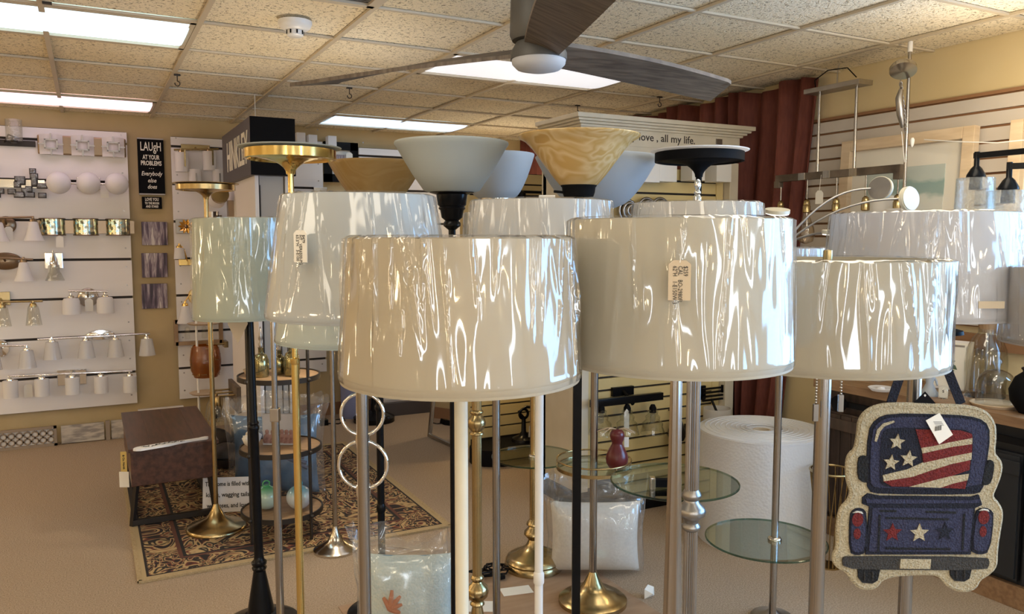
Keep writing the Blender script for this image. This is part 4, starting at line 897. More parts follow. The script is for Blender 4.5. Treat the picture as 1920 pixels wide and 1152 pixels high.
# lower shelf: two iridescent glass balls
for dx, c_, tint, lb in ((-.075, (.42, .52, .44), (.08, .35, .14), 'iridescent green-topped glass float ball on the lowest round shelf, left'), (.10, (.50, .55, .60), (.10, .38, .50), 'iridescent blue-topped glass float ball on the lowest round shelf, right')):
    gbm, nt, b = new_mat('iridescent_glass'); L = nt.links; co = coords(nt); sp = N(nt, 'ShaderNodeSeparateXYZ'); L.new(co, sp.inputs[0])
    L.new(ramp(nt, sp.outputs[2], [(.085, c_), (.13, tint)]), b.inputs['Base Color']); b.inputs['Roughness'].default_value = .1; b.inputs['Coat Weight'].default_value = 1; b.inputs['Sheen Weight'].default_value = 0; b.inputs['Thin Film Thickness'].default_value = 420
    o = thing('glass_ball', lb, 'glass ball', on_shelf(0, dx, -.03), 0, 'glass balls on the round shelf')
    B().lathe([(0, .003)]+[(.068*math.sin(a), .068-.066*math.cos(a)) for a in [k*PI/16 for k in range(2, 15)]]+[(.022, .130), (.018, .136), (.0, .136)], n=32).build('ball', gbm, o); B().tube([(.018*math.cos(a), 0, .142+.016*math.sin(a)) for a in [k*PI/8 for k in range(16)]], .004, 6, True).build('loop', gbm, o)
# white sign on the rug
p0 = ground(429, 990, 4.53); t = thing('tin_sign', 'white sign about kisses and wagging tails leaning behind the antique brass base', 'sign', (p0.x, p0.y+.02, .012), -YAW+.10)
sp_ = B().box((0, 0, .10), (.285, .010, .20), bev=.002).build('panel', 'board_white', t)
t.rotation_euler = (R(-9), 0, -YAW+.10)
for k, s_ in enumerate(('This home is filled with', 'kisses, wagging tails', 'wet noses, and love')): text(s_, .036, 'ink', t, (0, -.0062, .162-k*.062), bold=.0006, fit=(.255, .245, .235)[k])
# ------------------------------------------------------------------ black-headed display tower
TX0, TX1, TY0, TY1 = .965, 1.20, 5.42, 6.55
t = thing('display_tower', 'free-standing pale display tower with black sign box on top', 'display stand', ((TX0+TX1)/2, TY0, 0))
cx_ = (TX0+TX1)/2
B().box((TX0+.02-cx_, (TY1-TY0)/2, 1.08), (.025, TY1-TY0, 1.86), bev=.002).build('side_panel', 'board_white', t)
B().box((TX1-.02-cx_, (TY1-TY0)/2, 1.08), (.025, TY1-TY0, 1.86), bev=.002).build('side_panel', 'board_white', t)
M['panelgrey'] = pm('panel_grey', (.42, .40, .37), .5)
B().box((0, .03, 1.08), (TX1-TX0-.08, .02, 1.86)).build('front_panel', 'panelgrey', t); B().box((0, .06, 1.08), (TX1-TX0-.02, .04, 1.90)).build('core', 'blackmatte', t)
B().box((0, (TY1-TY0)/2, .07), (TX1-TX0+.04, TY1-TY0, .14)).build('plinth', 'blackmatte', t); B().box((.04, .018, .95), (.006, .006, 1.5)).build('slot', 'groove', t); B().box((-.075, .018, 1.1), (.006, .006, 1.7)).build('slot', 'groove', t)
M['signgrey'] = pm('sign_grey', (.075, .068, .075), .5)
sb = B().box((0, (TY1-TY0)/2-.03, 2.195), (TX1-TX0+.05, TY1-TY0+.06, .37), bev=.002).build('sign_box', 'signgrey', t); B().box((0, -.062, 2.195), (TX1-TX0+.05, .004, .37)).build('sign_face', 'blackmatte', sb)
text('HINKLEY', .30, 'letter', t, (TX0-.0265-cx_, .46, 2.185), (PI/2, 0, -PI/2), bold=.003, fit=.86, ext=.002)
B().cyl((-.05, .25, 2.38), (-.05, .25, ZC), .0025, n=6).build('hanging_cord', 'tagpaper', t)
# fixtures on the tower's left side (face normal -x): local -y points out of that face
TF = -PI/2-PI
def tower_fix(name, label, x, y, cat='wall light'):
    p = atX(x, y, TX0); p.x += .0075; return thing(name, label, cat, p, -PI/2, 'wall lights on the display tower')
M['amberbasket'] = thin_glass('amber_basket_glass', (.80, .42, .10), .1, bump=.5, scale=40, haze=.45, hazecol=(.50, .22, .05), gain=1.6)
t = tower_fix('basket_sconce', 'amber glass basket sconce with gold wire weave on the display tower', 425, 672)
g = B().box((0, -.015, .12), (.12, .03, .05)); g.cyl((0, -.02, .12), (0, -.16, .12), .008); g.build('arm', 'antique', t)
bowl(t, [(.02, -.15), (.09, -.14), (.115, -.08), (.12, .0), (.11, .08), (.095, .115)], 'amberbasket', .004, 'glass_shade', 28).location = (0, -.17, 0)
g = B(); q = random.Random(9)
for k in range(40): a = q.uniform(0, 2*PI); z = q.uniform(-.12, .10); r = .121-.02*abs(z)/.12; g.box((r*math.cos(a), -.17+r*math.sin(a), z), (.004, q.uniform(.02, .06), .004) if k % 2 else (.004, .004, q.uniform(.02, .06)), a)
g.build('wire_weave', 'antique', t, kind='stuff')
t = tower_fix('plaque_sconce', 'weathered wood plaque with three brass arms and socket low on the display tower', 442, 742)
B().box((0, -.015, 0), (.42, .03, .20), bev=.003).build('plaque', 'greywood', t)
for dx in (-.13, 0, .13):
    B().cyl((dx, -.03, .03), (dx, -.15, .03), .007).build('arm', 'antique', t); B().lathe([(.012, .03), (.022, .02), (.024, -.05), (.02, -.06), (0, -.06)], (dx, -.16, 0), 16).build('socket', 'antique', t)
    bowl(t, [(.03, -.02), (.05, -.06), (.06, -.16)], 'glass', .003, 'glass_shade', 20).location = (dx, -.16, -.02)
t = tower_fix('cylinder_sconce', 'grey metal cylinder sconce on the display tower beside the antique brass stem', 413, 418)
B().cyl((0, -.065, -.09), (0, -.065, .09), .05, n=24).build('shade', 'steel', t); B().box((0, -.01, 0), (.10, .02, .12)).build('backplate', 'bronze', t)
t = tower_fix('tilted_sconce', 'tilted white glass sconce with brass cup high on the display tower', 434, 374)
c_ = B().lathe([(.045, 0), (.06, .01), (.058, .16), (.0, .16)], n=24).build('glass_shade', 'opal', t, (-.10, -.10, -.01)); c_.rotation_euler = (0, R(78), 0)
B().lathe([(.030, 0), (.062, .01), (.062, .05), (0, .05)], n=24, m=Matrix.Rotation(R(78), 4, 'Y')).build('cup', 'antique', t, (.055, -.10, .02)); B().box((.02, -.02, -.07), (.07, .04, .12)).build('backplate', 'bronze', t)
# slim white arc lamp in front of the narrow board
p = ground(374, 790, 6.35); t = thing('arc_lamp', 'slim white arched floor lamp before the narrow display board', 'floor lamp', (p.x, p.y, 0), -YAW)
B().lathe([(0, 0), (.10, 0), (.10, .015), (.02, .03), (.010, .05)], n=28).build('base', 'white', t)
B().tube([(0, 0, .04), (0, 0, 1.2), (.005, 0, 1.33), (.035, 0, 1.42), (.09, 0, 1.46), (.15, 0, 1.44)], .010, 8).build('pole', 'white', t); B().lathe([(.02, 1.44), (.05, 1.40), (.055, 1.36), (.05, 1.36), (.015, 1.42)], (.16, 0, 0), 20).build('head', 'white', t)
for z in (.36, .92): B().lathe([(0, z), (.11, z), (.125, z+.012), (.12, z+.012), (.105, z+.006), (0, z+.006)], (.06, 0, 0), 24).build('shelf', 'palewood', t)
# dark cushions and clear vases behind the bench
for k, (x, y, D, s, lb) in enumerate(((402, 858, 5.8, .13, 'dark charcoal round cushion on the floor behind the bench'), (424, 880, 5.45, .11, 'dark charcoal cushion between the bench and the plastic bag'))):
    p = ground(x, y, D); o = thing('cushion', lb, 'cushion', (p.x, p.y, p.z), .3*k, 'dark cushions'); B().sphere((0, 0, s*.8), s, 20, .8).build('cover', 'iron', o); B().tube([(s*math.cos(a), s*math.sin(a), s*.8) for a in [q_*PI/12 for q_ in range(24)]], .006, 6, True).build('piping', 'black', o)
# ------------------------------------------------------------------ pillows in clear bags
def pillow(mb, wd, ht, dp, n=26, e=2.6):
    def f(u, v, s):
        x, z = (u*2-1), (v*2-1); q_ = max(0, (1-abs(x)**e)*(1-abs(z)**e))
        k = 1-.06*(1-abs(x)**2)*abs(z)**4; k2 = 1-.06*(1-abs(z)**2)*abs(x)**4
        return Vector((x*wd/2*k2, s*dp/2*q_**.5, z*ht/2*k))
    mb.grid(lambda u, v: f(u, v, -1), n, n); mb.grid(lambda u, v: f(u, v, 1), n, n); return mb
def bagged(mb, wd, ht, dp, top, seed, n=44):
    """loose film round a pillow: close on the body, drawn thin above it, ragged flared mouth"""
    def f(u, v):
        a = u*2*PI; ca, sa = math.cos(a), math.sin(a); z = -ht/2-.003+v*(ht+top+.003)
        q = max(0, min(1, abs(z)/(ht*.53))); t_ = min(1, max(0, (z-ht*.44)/(top+ht*.06)))
        body = (1-q**2.6)**.5 if q < 1 else 0
        hw = wd/2*1.03*(1-.05*(1-q)+.06*t_); hd = dp/2*1.12*max(body, .16+.10*t_)+.006
        if z < 0: hd = max(hd, dp*.22)
        cx = math.copysign(abs(ca)**.55, ca)*hw; cy = math.copysign(abs(sa)**.9, sa)*hd
        nz = noise.noise(Vector((ca*3+seed, sa*3, z*8))); n2 = noise.noise(Vector((ca*9+seed, sa*9, z*20)))
        lift = (.055*noise.noise(Vector((ca*2.2, seed+sa, 1)))+.03*n2)*max(0, (v-.72)/.28)
        return Vector((cx+.012*nz+.030*t_*nz, cy+.010*nz+.006*n2+.05*t_*nz, max(z+lift, -ht/2-.003)))
    return mb.grid(f, 96, n, True, True)
M['pillowwhite'] = pm('pillow_cotton', (.76, .72, .65), .9, scale=90, c2=(.70, .66, .59), bump=.2)
p = ground(1115, 1075, 3.72); t = thing('bagged_pillow', 'white pillow in a clear plastic bag on the floor behind the black square pole', 'pillow', (p.x, p.y, .008), -YAW)
pillow(B(), .43, .345, .17).build('pillow', 'pillowwhite', t, (0, 0, .175)); bagged(B(), .46, .345, .18, .12, 3.1).build('plastic_bag', 'bag', t, (0, 0, .182))
M['aqua'] = pm('aqua_hooked_wool', (.62, .68, .62), .9, scale=120, c2=(.50, .60, .57), bump=.5); M['coral'] = pm('coral_wool', (.52, .17, .06), .9, scale=120, bump=.4); M['bluebind'] = pm('blue_binding', (.20, .33, .40), .9)
p = ground(765, 1240, 3.05); t = thing('bagged_pillow', 'pale aqua hooked pillow with coral motif in a clear bag at the bottom edge', 'pillow', (p.x, p.y, .006), -YAW)
pillow(B(), .37, .36, .13).build('pillow', 'aqua', t, (0, 0, .185)); 
g = B(); 
for s in (-1, 1): g.tube([(s*.172, 0, .01), (s*.18, 0, .18), (s*.172, 0, .355)], .008, 8)
g.tube([(-.17, 0, .352), (0, 0, .345), (.17, 0, .352)], .008, 8); g.build('binding', 'bluebind', t)
g = B(); cx0, cz0 = -.055, .20
for a, L_ in ((.3, .045), (.9, .06), (1.5, .07), (2.2, .05), (-.5, .04)): g.tube([(cx0, -.066, cz0-.03), (cx0+.5*L_*math.cos(a), -.07, cz0-.03+.55*L_*math.sin(a)), (cx0+L_*math.cos(a), -.062, cz0-.03+L_*math.sin(a))], [.016, .010, .006], 7)
g.build('coral_motif', 'coral', t); bagged(B(), .40, .36, .15, .075, 8.3).build('plastic_bag', 'bag', t, (0, 0, .192))
M['bluepillow'] = pm('blue_tie_dye', (.03, .075, .14), .8, scale=5, c2=(.09, .20, .34), stretch=(1.6, 1, .8))
p = ground(520, 955, 4.85); t = thing('bagged_pillow', 'large blue patterned pillow in a clear bag behind the round shelf', 'pillow', (p.x, p.y, .014), -YAW+.1)
pillow(B(), .52, .50, .16).build('pillow', 'bluepillow', t, (0, 0, .26))
g = B()
for k in range(14): a = k*PI/13; g.tube([(.04+.03*math.cos(a), -.075, .27+.03*math.sin(a-.6)), (.04+.16*math.cos(a), -.068, .27+.15*math.sin(a-.6))], [.006, .012], 6)
M['bluedeep'] = pm('blue_deep', (.02, .05, .13), .8)
g.build('printed_star', 'bluedeep', t); bagged(B(), .58, .50, .17, .10, 5.5).build('plastic_bag', 'bag', t, (0, 0, .268))
# ================================================================== YELLOW HUTCH DISPLAY AND ITS WING
UX0, UX1, UY0, UY1 = 2.50, 3.70, 3.90, 4.34
ux = (UX0+UX1)/2
t = thing('display_hutch', 'tall yellow and cream slotted display hutch with moulded cornice before the curtain', 'display stand', (ux, UY0, 0))
hw = (UX1-UX0)/2
for sg in (-1, 1): B().box((sg*(hw-.035), .03, 1.08), (.07, .06, 2.0), bev=.004).build('post', 'cream_paint', t); B().box((sg*(hw-.012), .24, 1.08), (.024, .36, 2.0)).build('side_panel', 'cream_paint', t)
B().box((-(hw-.03), UY1-UY0-.03, 1.08), (.06, .06, 2.0), bev=.004).build('post', 'cream_paint', t)
B().box((0, .085, 1.06), (2*hw-.13, .01, 1.92)).build('backing', 'groove', t)
s0 = None
for k in range(24):
    z = .135+k*.0795
    if s0 is None: s_ = s0 = B().box((0, 0, 0), (2*hw-.14, .016, .066)).build('slat', 'yellow', t)
    else: s_ = inst(s0, t)
    s_.location = (0, .07, z+.033)
for sg in (-1, 1): B().box((sg*(hw-.105), .058, 1.06), (.055, .006, 1.92)).build('stile', 'yellow', t)
B().box((0, .12, .05), (2*hw+.06, .60, .10), bev=.004).build('plinth', 'black', t)
B().box((0, .04, 2.175), (2*hw, .09, .14), bev=.003).build('frieze', 'cream_paint', t)
prof = [(0, 2.0), (-.02, 2.0), (-.025, 2.02), (0, 2.025)]
def cornice(z0, steps, name):
    g = B()
    for dz, pr, h in steps: g.box((0, .20-pr/2, z0+dz+h/2), (2*hw+2*pr, .42+pr, h), bev=.004)
    return g.build(name, 'cream_paint', t)
cornice(2.238, ((0, .012, .014), (.014, .030, .014), (.028, .048, .014), (.042, .066, .026)), 'cornice')
B().box((0, .005, 2.105), (2*hw+.01, .03, .022), bev=.004).build('lower_moulding', 'cream_paint', t)
B().box((.03, -.0065, 2.185), (1.08, .006, .085), bev=.002).build('name_board', 'cream_paint', t)
M['brownink'] = pm('brown_ink', (.035, .025, .02), .6)
text('all my love , all my life.', .064, 'brownink', t, (atY(1228, 262, UY0).x-ux, -.0105, 2.200), bold=.0005, fit=.60)
for x in (-.30, .42): B().box((x, -.012, 2.205), (.05, .006, .036), bev=.001).build('picture_bracket', 'pewter', t)
FG = 'fixtures on the yellow hutch'
def U(x, y, off=0.0): return atY(x, y, UY0+.06-off)
for (px, py, wd), lb in zip(((1197, 325, .12), (1228, 324, .13), (1284, 322, .10), (1331, 325, .12)), ('white cube sconce at the left of the hutch top, mostly behind a bowl', 'white cube sconce under the cornice, second from the left', 'white cube sconce just left of the black torchiere stem', 'white cube sconce just right of the black torchiere stem')):
    s = thing('cube_sconce', lb, 'wall light', U(px, py), 0, FG); B().box((0, -.075, 0), (wd, .11, .125), bev=.003).build('glass_shade', 'white', s); B().box((0, -.012, .0), (.05, .024, .06)).build('backplate', 'pewter', s)
for k, (px, py) in enumerate(((1168, 396), (1203, 392), (1228, 392))):
    s = thing('coil_light', '%s of three dark metal coil lights in a row behind the wrapped shades' % ('leftmost', 'middle one', 'rightmost')[k], 'wall light', U(px, py), 0, 'dark coil lights')
    g = B()
    for j in range(3): g.tube([((.062-.016*j)*math.cos(a), -.05-.02*j, (.062-.016*j)*math.sin(a)) for a in [q_*PI/12 for q_ in range(24)]], .009, 8, True)
    g.build('coil', 'pewter', s); B().cyl((0, 0, 0), (0, -.05, 0), .03).build('backplate', 'bronze', s)
s = thing('black_sconce', 'small black sconce on the yellow slats between two white bowls', 'wall light', atY(995, 364, 5.246), 0, FG)
B().box((.14, -.02, .0), (.10, .04, .07), bev=.003).build('backplate', 'black', s); B().cyl((-.12, -.07, .01), (.14, -.07, .01), .010).cyl((.14, -.03, .01), (.14, -.07, .01), .01).build('arm', 'black', s); B().lathe([(.012, .0), (.035, -.02), (.04, -.08), (.03, -.08)], (-.12, -.07, .02), 18).build('shade', 'black', s)
# three-light insulator bar
INS = [(.020, 0), (.034, -.01), (.030, -.03), (.046, -.045), (.042, -.065), (.064, -.085), (.062, -.105), (.074, -.14), (.074, -.15)]
p0 = U(1165, 733); s = thing('vanity_light', 'black three-light bar with clear insulator glass shades on the lower hutch', 'wall light', p0, 0, FG)
B().box((0, -.012, 0), (.155, .024, .055), bev=.002).build('backplate', 'black', s)
a, b_ = U(1108, 750, .12)-p0, U(1241, 750, .12)-p0; B().box(((a.x+b_.x)/2, -.12, (a.z+b_.z)/2), (b_.x-a.x, .03, .045), bev=.002).cyl((0, -.02, 0), (0, -.12, -.06), .012).build('bar', 'black', s)
g0 = None
for px in (1127, 1176, 1224):
    c = U(px, 768, .12)-p0
    if g0 is None: g0 = bowl(s, INS, 'glass', .003, 'glass_shade', 28); g0.location = c; k0 = B().lathe([(0, .03), (.012, .03), (.022, .01), (.022, -.02), (0, -.02)], n=16).build('socket', 'blackmatte', g0); k1 = B().lathe([(.014, -.02), (.018, -.05), (.014, -.08), (0, -.085)], n=14).build('bulb', 'seedy', g0)
    else: q_ = inst(g0, s, c); inst(k0, q_); inst(k1, q_)
B().prism([(-.018, -.06), (.018, -.06), (.018, .04), (0, .06), (-.018, .04)], -.001, .001).build('price_tag', 'tagpaper', s, (-.06, -.14, -.14))
p0 = U(1322, 735); s = thing('scroll_sconce', 'black scroll bracket with white drum shade on the lower hutch, by the fluted column', 'wall light', p0, 0, FG)
B().box((-.06, -.01, 0), (.10, .02, .09), bev=.002).build('backplate', 'black', s); g = B()
for z in (-.045, -.02, .005, .03): g.box((.02, -.05, z), (.17, .012, .012))
g.box((.10, -.05, .02), (.012, .012, .05)); g.box((-.06, -.03, -.03), (.02, .05, .02)); g.build('bracket', 'black', s)
B().shell([(.085, -.19), (.087, -.19), (.087, -.09), (.085, -.09)], (.015, -.10, 0), 32).build('drum_shade', 'opal', s); B().cyl((.015, -.05, -.05), (.015, -.10, -.12), .008).build('arm', 'black', s)
p0 = U(1252, 795); s = thing('glass_sconce', 'smoky glass jug sconce on the hutch between chrome and fluted columns', 'wall light', p0, 0, FG); M['smoke'] = thin_glass('smoky_glass', (.35, .33, .31), .05, haze=.1, hazecol=(.2, .18, .17))
bowl(s, [(.02, .07), (.03, .04), (.055, -.02), (.06, -.05), (.045, -.085), (.01, -.09)], 'smoke', .003, 'glass_shade', 24).location = (0, -.09, 0); B().tube([(.0, -.01, .09), (0, -.06, .12), (0, -.09, .07)], .006, 8).build('arm', 'iron', s)
p0 = U(1287, 810); s = thing('crystal_drop', 'small dark finial drop light right of the smoky glass jug', 'wall light', p0, 0, FG); B().lathe([(0, .07), (.012, .06), (.018, .03), (.010, .02), (.026, -.01), (.02, -.04), (.012, -.05), (.016, -.06), (0, -.08)], (0, -.06, 0), 18).build('drop', 'iron', s); B().box((0, -.01, .03), (.04, .02, .05)).build('backplate', 'iron', s); B().cyl((0, -.01, .05), (0, -.06, .06), .005, n=8).build('arm', 'iron', s)
# wing behind, to the left
t = thing('slat_wing', 'yellow slotted display wing with black plinth behind the glass tray lamp', 'display stand', (3.05, 5.25, 0))
B().box((0, .02, 1.08), (1.36, .01, 2.0)).build('backing', 'groove', t); s0 = None
for k in range(24):
    z = .13+k*.0815
    if s0 is None: s_ = s0 = B().box((0, 0, 0), (1.36, .016, .070)).build('slat', 'yellow', t)
    else: s_ = inst(s0, t)
    s_.location = (0, .004, z+.035)
B().box((-.66, .0, 1.08), (.05, .06, 2.0)).build('post', 'yellow', t)
g = B(); pl_ = [(.68, -.36), (-.45, -.36)]+[(-.45-.25*math.sin(a), -.18-.18*math.cos(a)) for a in [q_*PI/10 for q_ in range(1, 10)]]+[(-.45, .0), (.68, .0)]
g.prism([(x, y) for x, y in pl_], -.115, 0, Matrix.Rotation(-PI/2, 4, 'X')); g.build('plinth', 'blackmatte', t)
t = thing('candle_bar', 'small brass two-light bar with lit bulbs on the yellow wing, above the black plinth', 'wall light', (2.75, 5.246, .86), 0, FG)
B().box((0, -.010, 0), (.12, .02, .06), bev=.002).cyl((-.14, -.07, 0), (.14, -.07, 0), .007).cyl((0, -.01, 0), (0, -.07, 0), .007).build('arm', 'antique', t)
for sx in (-.13, .13):
    B().lathe([(0, .02), (.018, .015), (.018, -.03), (0, -.03)], (sx, -.07, 0), 14).build('socket', 'antique', t); B().sphere((sx, -.07, -.055), .024, 14).build('bulb', emit('lit_bulb', (1, .72, .35), 200), t)
p = atZ(975, 825, .12); t = thing('iron_lamp_base', 'black iron lamp base with ring and white tag on the black plinth', 'lamp base', (2.78, 5.08, .117))
B().lathe([(0, 0), (.09, 0), (.085, .02), (.04, .04), (.018, .07), (.015, .18), (0, .18)], n=28).build('base', 'black', t); B().tube([(.035*math.cos(a), 0, .20+.035*math.sin(a)) for a in [q_*PI/10 for q_ in range(20)]], .010, 8, True).build('ring', 'black', t)
B().tube([(0, 0, .17), (-.04, 0, .22), (.02, 0, .25), (.10, 0, .24), (.16, 0, .25)], .012, 8).tube([(.10, 0, .24), (.08, 0, .17), (.07, 0, .03)], .009, 8).build('scroll_arm', 'black', t); B().prism([(-.035, -.05), (.02, -.055), (.04, .02), (.01, .05), (-.03, .03)], -.001, .001).build('price_tag', 'tagpaper', t, (.02, -.10, .10))
# mirror leaning, blue plastic-wrapped door, black box at the back
t = thing('leaning_mirror', 'silver framed mirror leaning on the carpet, left of the black pole', 'mirror', (2.40, 5.74, 0), R(-86)); t.rotation_euler = (R(-7), 0, R(-86)); g = B()
for sg in (-1, 1): g.box((sg*.21, 0, .45), (.025, .03, .90), bev=.003); g.box((0, 0, .45+sg*.4375), (.42, .03, .025), bev=.003)
g.build('frame', 'steel', t); B().box((0, .004, .45), (.40, .008, .86)).build('glass', 'mirror', t)
M['bluefilm'] = thin_glass('blue_film', (.55, .65, .95), .15, haze=.6, bump=.5, scale=8, hazecol=(.55, .62, .90), gain=1.5)
p = atZ(632, 775, 0); t = thing('wrapped_bolt', 'tall bluish plastic wrapped roll standing by the back wall', 'wrapped roll', (p.x+.1, 6.95, 0))
B().grid(lambda u, v: Vector((.115*math.cos(u*2*PI), .10*math.sin(u*2*PI), v*.92))*1.0+Vector((.012*math.sin(u*30+v*9), .012*math.cos(u*22), 0)), 40, 10, True, True).build('film', 'bluefilm', t); B().lathe([(0, 0), (.085, 0), (.085, .90), (0, .90)], n=24).build('roll', 'board_white', t)
p = atZ(682, 785, 0); t = thing('black_floor_case', 'black floor fan casing behind the chrome rings at the back', 'fan', (p.x+.05, 6.7, 0)); B().lathe([(0, 0), (.18, 0), (.18, .04), (.14, .06), (.03, .10), (.02, .22), (0, .22)], n=28).build('base', 'black', t); B().tube([(.17*math.cos(a), 0, .40+.17*math.sin(a)) for a in [q_*PI/14 for q_ in range(28)]], .012, 8, True).build('guard_ring', 'black', t)
g = B()
for k in range(16): a = k*PI/8; g.cyl((0, -.02, .40), (.17*math.cos(a), 0, .40+.17*math.sin(a)), .002, n=4)
g.build('guard_wires', 'black', t, kind='stuff')
p = atZ(770, 768, 0); t = thing('white_cabinet', 'white cabinet with dark navy plinth at the back, right of the tall black pole', 'cabinet', (2.62, 6.98, 0)); B().box((0, 0, .55), (.62, .26, .86), bev=.004).build('body', 'board_white', t); B().box((0, -.02, .06), (.70, .32, .12)).build('plinth', 'signgrey', t)
for sg in (-1, 1): d_ = B().box((sg*.153, -.134, .55), (.29, .012, .82), bev=.003).build('door', 'white', t); B().cyl((sg*.03, -.15, .5), (sg*.03, -.15, .6), .005, n=8).build('handle', 'nickel', d_)
p = atZ(606, 797, 0); t = thing('power_adapter', 'black power adapter with cord on the carpet near the back wall', 'adapter', (p.x, p.y, 0)); B().box((0, 0, .025), (.07, .09, .05), bev=.005).build('brick', 'black', t); B().tube([(.03, 0, .01), (.12, -.05, .006), (.20, .03, .006), (.22, .12, .006), (.10, .12, .006)], .005, 6).build('cord', 'black', t)

# bubble wrap roll
m, nt, b = new_mat('bubble_wrap'); L = nt.links; b.inputs['Base Color'].default_value = (.62, .62, .63, 1); b.inputs['Roughness'].default_value = .28
vo = N(nt, 'ShaderNodeTexVoronoi'); vo.inputs['Scale'].default_value = 75; L.new(coords(nt), vo.inputs['Vector']); bp = N(nt, 'ShaderNodeBump'); bp.inputs['Strength'].default_value = .22; bp.inputs['Distance'].default_value = .006; bp.invert = True; L.new(vo.outputs['Distance'], bp.inputs['Height']); L.new(bp.outputs[0], b.inputs['Normal']); M['bubble'] = m
p = ground(1425, 930, 4.20); t = thing('bubble_wrap_roll', 'large upright roll of white bubble wrap on the floor by the counter', 'bubble wrap', (p.x, p.y, 0), .4)
B().grid(lambda u, v: Vector(((.327+.006*noise.noise(Vector((math.cos(u*2*PI)*3, math.sin(u*2*PI)*3, v*2))))*math.cos(u*2*PI), (.327+.006*noise.noise(Vector((math.cos(u*2*PI)*3, math.sin(u*2*PI)*3, v*2+4))))*math.sin(u*2*PI), .59*v)), 72, 10, True, True).build('outer_layer', 'bubble', t)
g = B().shell([(.045, .55), (.05, .582), (.12, .592), (.25, .594), (.318, .592), (.329, .584)], n=64); 
for k in range(9): r = .08+k*.027; g.tube([(r*math.cos(a), r*math.sin(a), .593) for a in [q_*PI/18 for q_ in range(36)]], .0035, 4, True)
g.build('rolled_end', 'bubble', t); B().shell([(.046, .1), (.046, .585), (.040, .585), (.040, .1)], n=28).build('core', 'kraft', t)
# cord heap by the brass base
p = ground(905, 1095, 3.65); t = thing('lamp_cord', 'tangled black lamp cord on the floor beside the stepped brass base', 'cord', (p.x, p.y, .008)); q = random.Random(8); g = B()
g.tube([(.075*math.cos(k*.9)*q.uniform(.5, 1.1)+k*.002, .045*math.sin(k*.9)*q.uniform(.6, 1.2), .010+.03*abs(math.sin(k*.37))) for k in range(44)], .0045, 6); g.build('cord', 'black', t); B().box((.07, -.06, .012), (.03, .02, .02), bev=.003).build('plug', 'black', t)
p = ground(1218, 1146, 3.45); t = thing('paper_scrap', 'white crumpled paper scrap on the carpet at the bottom edge', 'paper', (p.x, p.y, .002)); q = random.Random(6); vs = [(-.03, 0, 0), (.025, .0, .005), (.03, .01, .04), (.0, .015, .055), (-.03, .0, .045), (.0, -.02, .025)]
B().add(vs, [(0, 1, 5), (1, 2, 5), (2, 3, 5), (3, 4, 5), (4, 0, 5)]).build('paper', 'tagpaper', t)
# ================================================================== RIGHT-HAND WALL
RZ = -PI/2          # local -y points into the room, local +x runs towards the window
XW = XR-.034
def V(x, y, off=0.0): return atX(x, y, XW-off)
m, nt, b = new_mat('seascape_print'); L = nt.links; co = coords(nt); n = N(nt, 'ShaderNodeTexNoise'); n.inputs['Scale'].default_value = 5; n.inputs['Detail'].default_value = 5; L.new(coords(nt, (1, 1, 2)), n.inputs['Vector'])
sp = N(nt, 'ShaderNodeSeparateXYZ'); L.new(co, sp.inputs[0]); ad = N(nt, 'ShaderNodeMath', operation='MULTIPLY_ADD'); ad.inputs[1].default_value = .16; L.new(n.outputs[0], ad.inputs[0]); L.new(sp.outputs[2], ad.inputs[2])
mr = N(nt, 'ShaderNodeMapRange'); mr.inputs[1].default_value = -.12; mr.inputs[2].default_value = .32; L.new(ad.outputs[0], mr.inputs[0])
L.new(ramp(nt, mr.outputs[0], [(.0, (.60, .50, .36)), (.16, (.62, .56, .44)), (.22, (.42, .50, .46)), (.38, (.60, .60, .55)), (.50, (.58, .60, .55)), (.56, (.27, .37, .35)), (.68, (.25, .36, .35)), (.73, (.46, .52, .49)), (.88, (.50, .55, .52)), (1, (.58, .58, .54))]), b.inputs['Base Color']); M['seascape'] = m
def framed(label, y0, y1, z0, z1, name='framed_print'):
    t = thing(name, label, 'picture', (XW-.03, (y0+y1)/2, (z0+z1)/2), RZ, 'pale framed seascapes'); wd, ht = abs(y1-y0), z1-z0
    t.rotation_euler = (R(-3), 0, RZ)
    for sg in (-1, 1):
        B().box((sg*(wd/2-.03), -.03, 0), (.06, .045, ht), bev=.003).build('frame_side', 'palewood', t); B().box((0, -.03, sg*(ht/2-.03)), (wd-.122, .045, .06), bev=.003).build('frame_rail', 'palewood', t)
    B().box((0, -.012, 0), (wd-.1, .006, ht-.1)).build('mount', 'paper', t); B().box((0, -.0175, -.02), (wd-.32, .005, ht-.30)).build('print', 'seascape', t)
    return t
framed('large pale wood framed teal seascape on the slatted wall, left one', 3.22, 2.44, 1.44, 2.15); framed('pale wood framed seascape on the slatted wall, cut by the right edge of the picture', 2.27, 1.5, 1.44, 2.15)
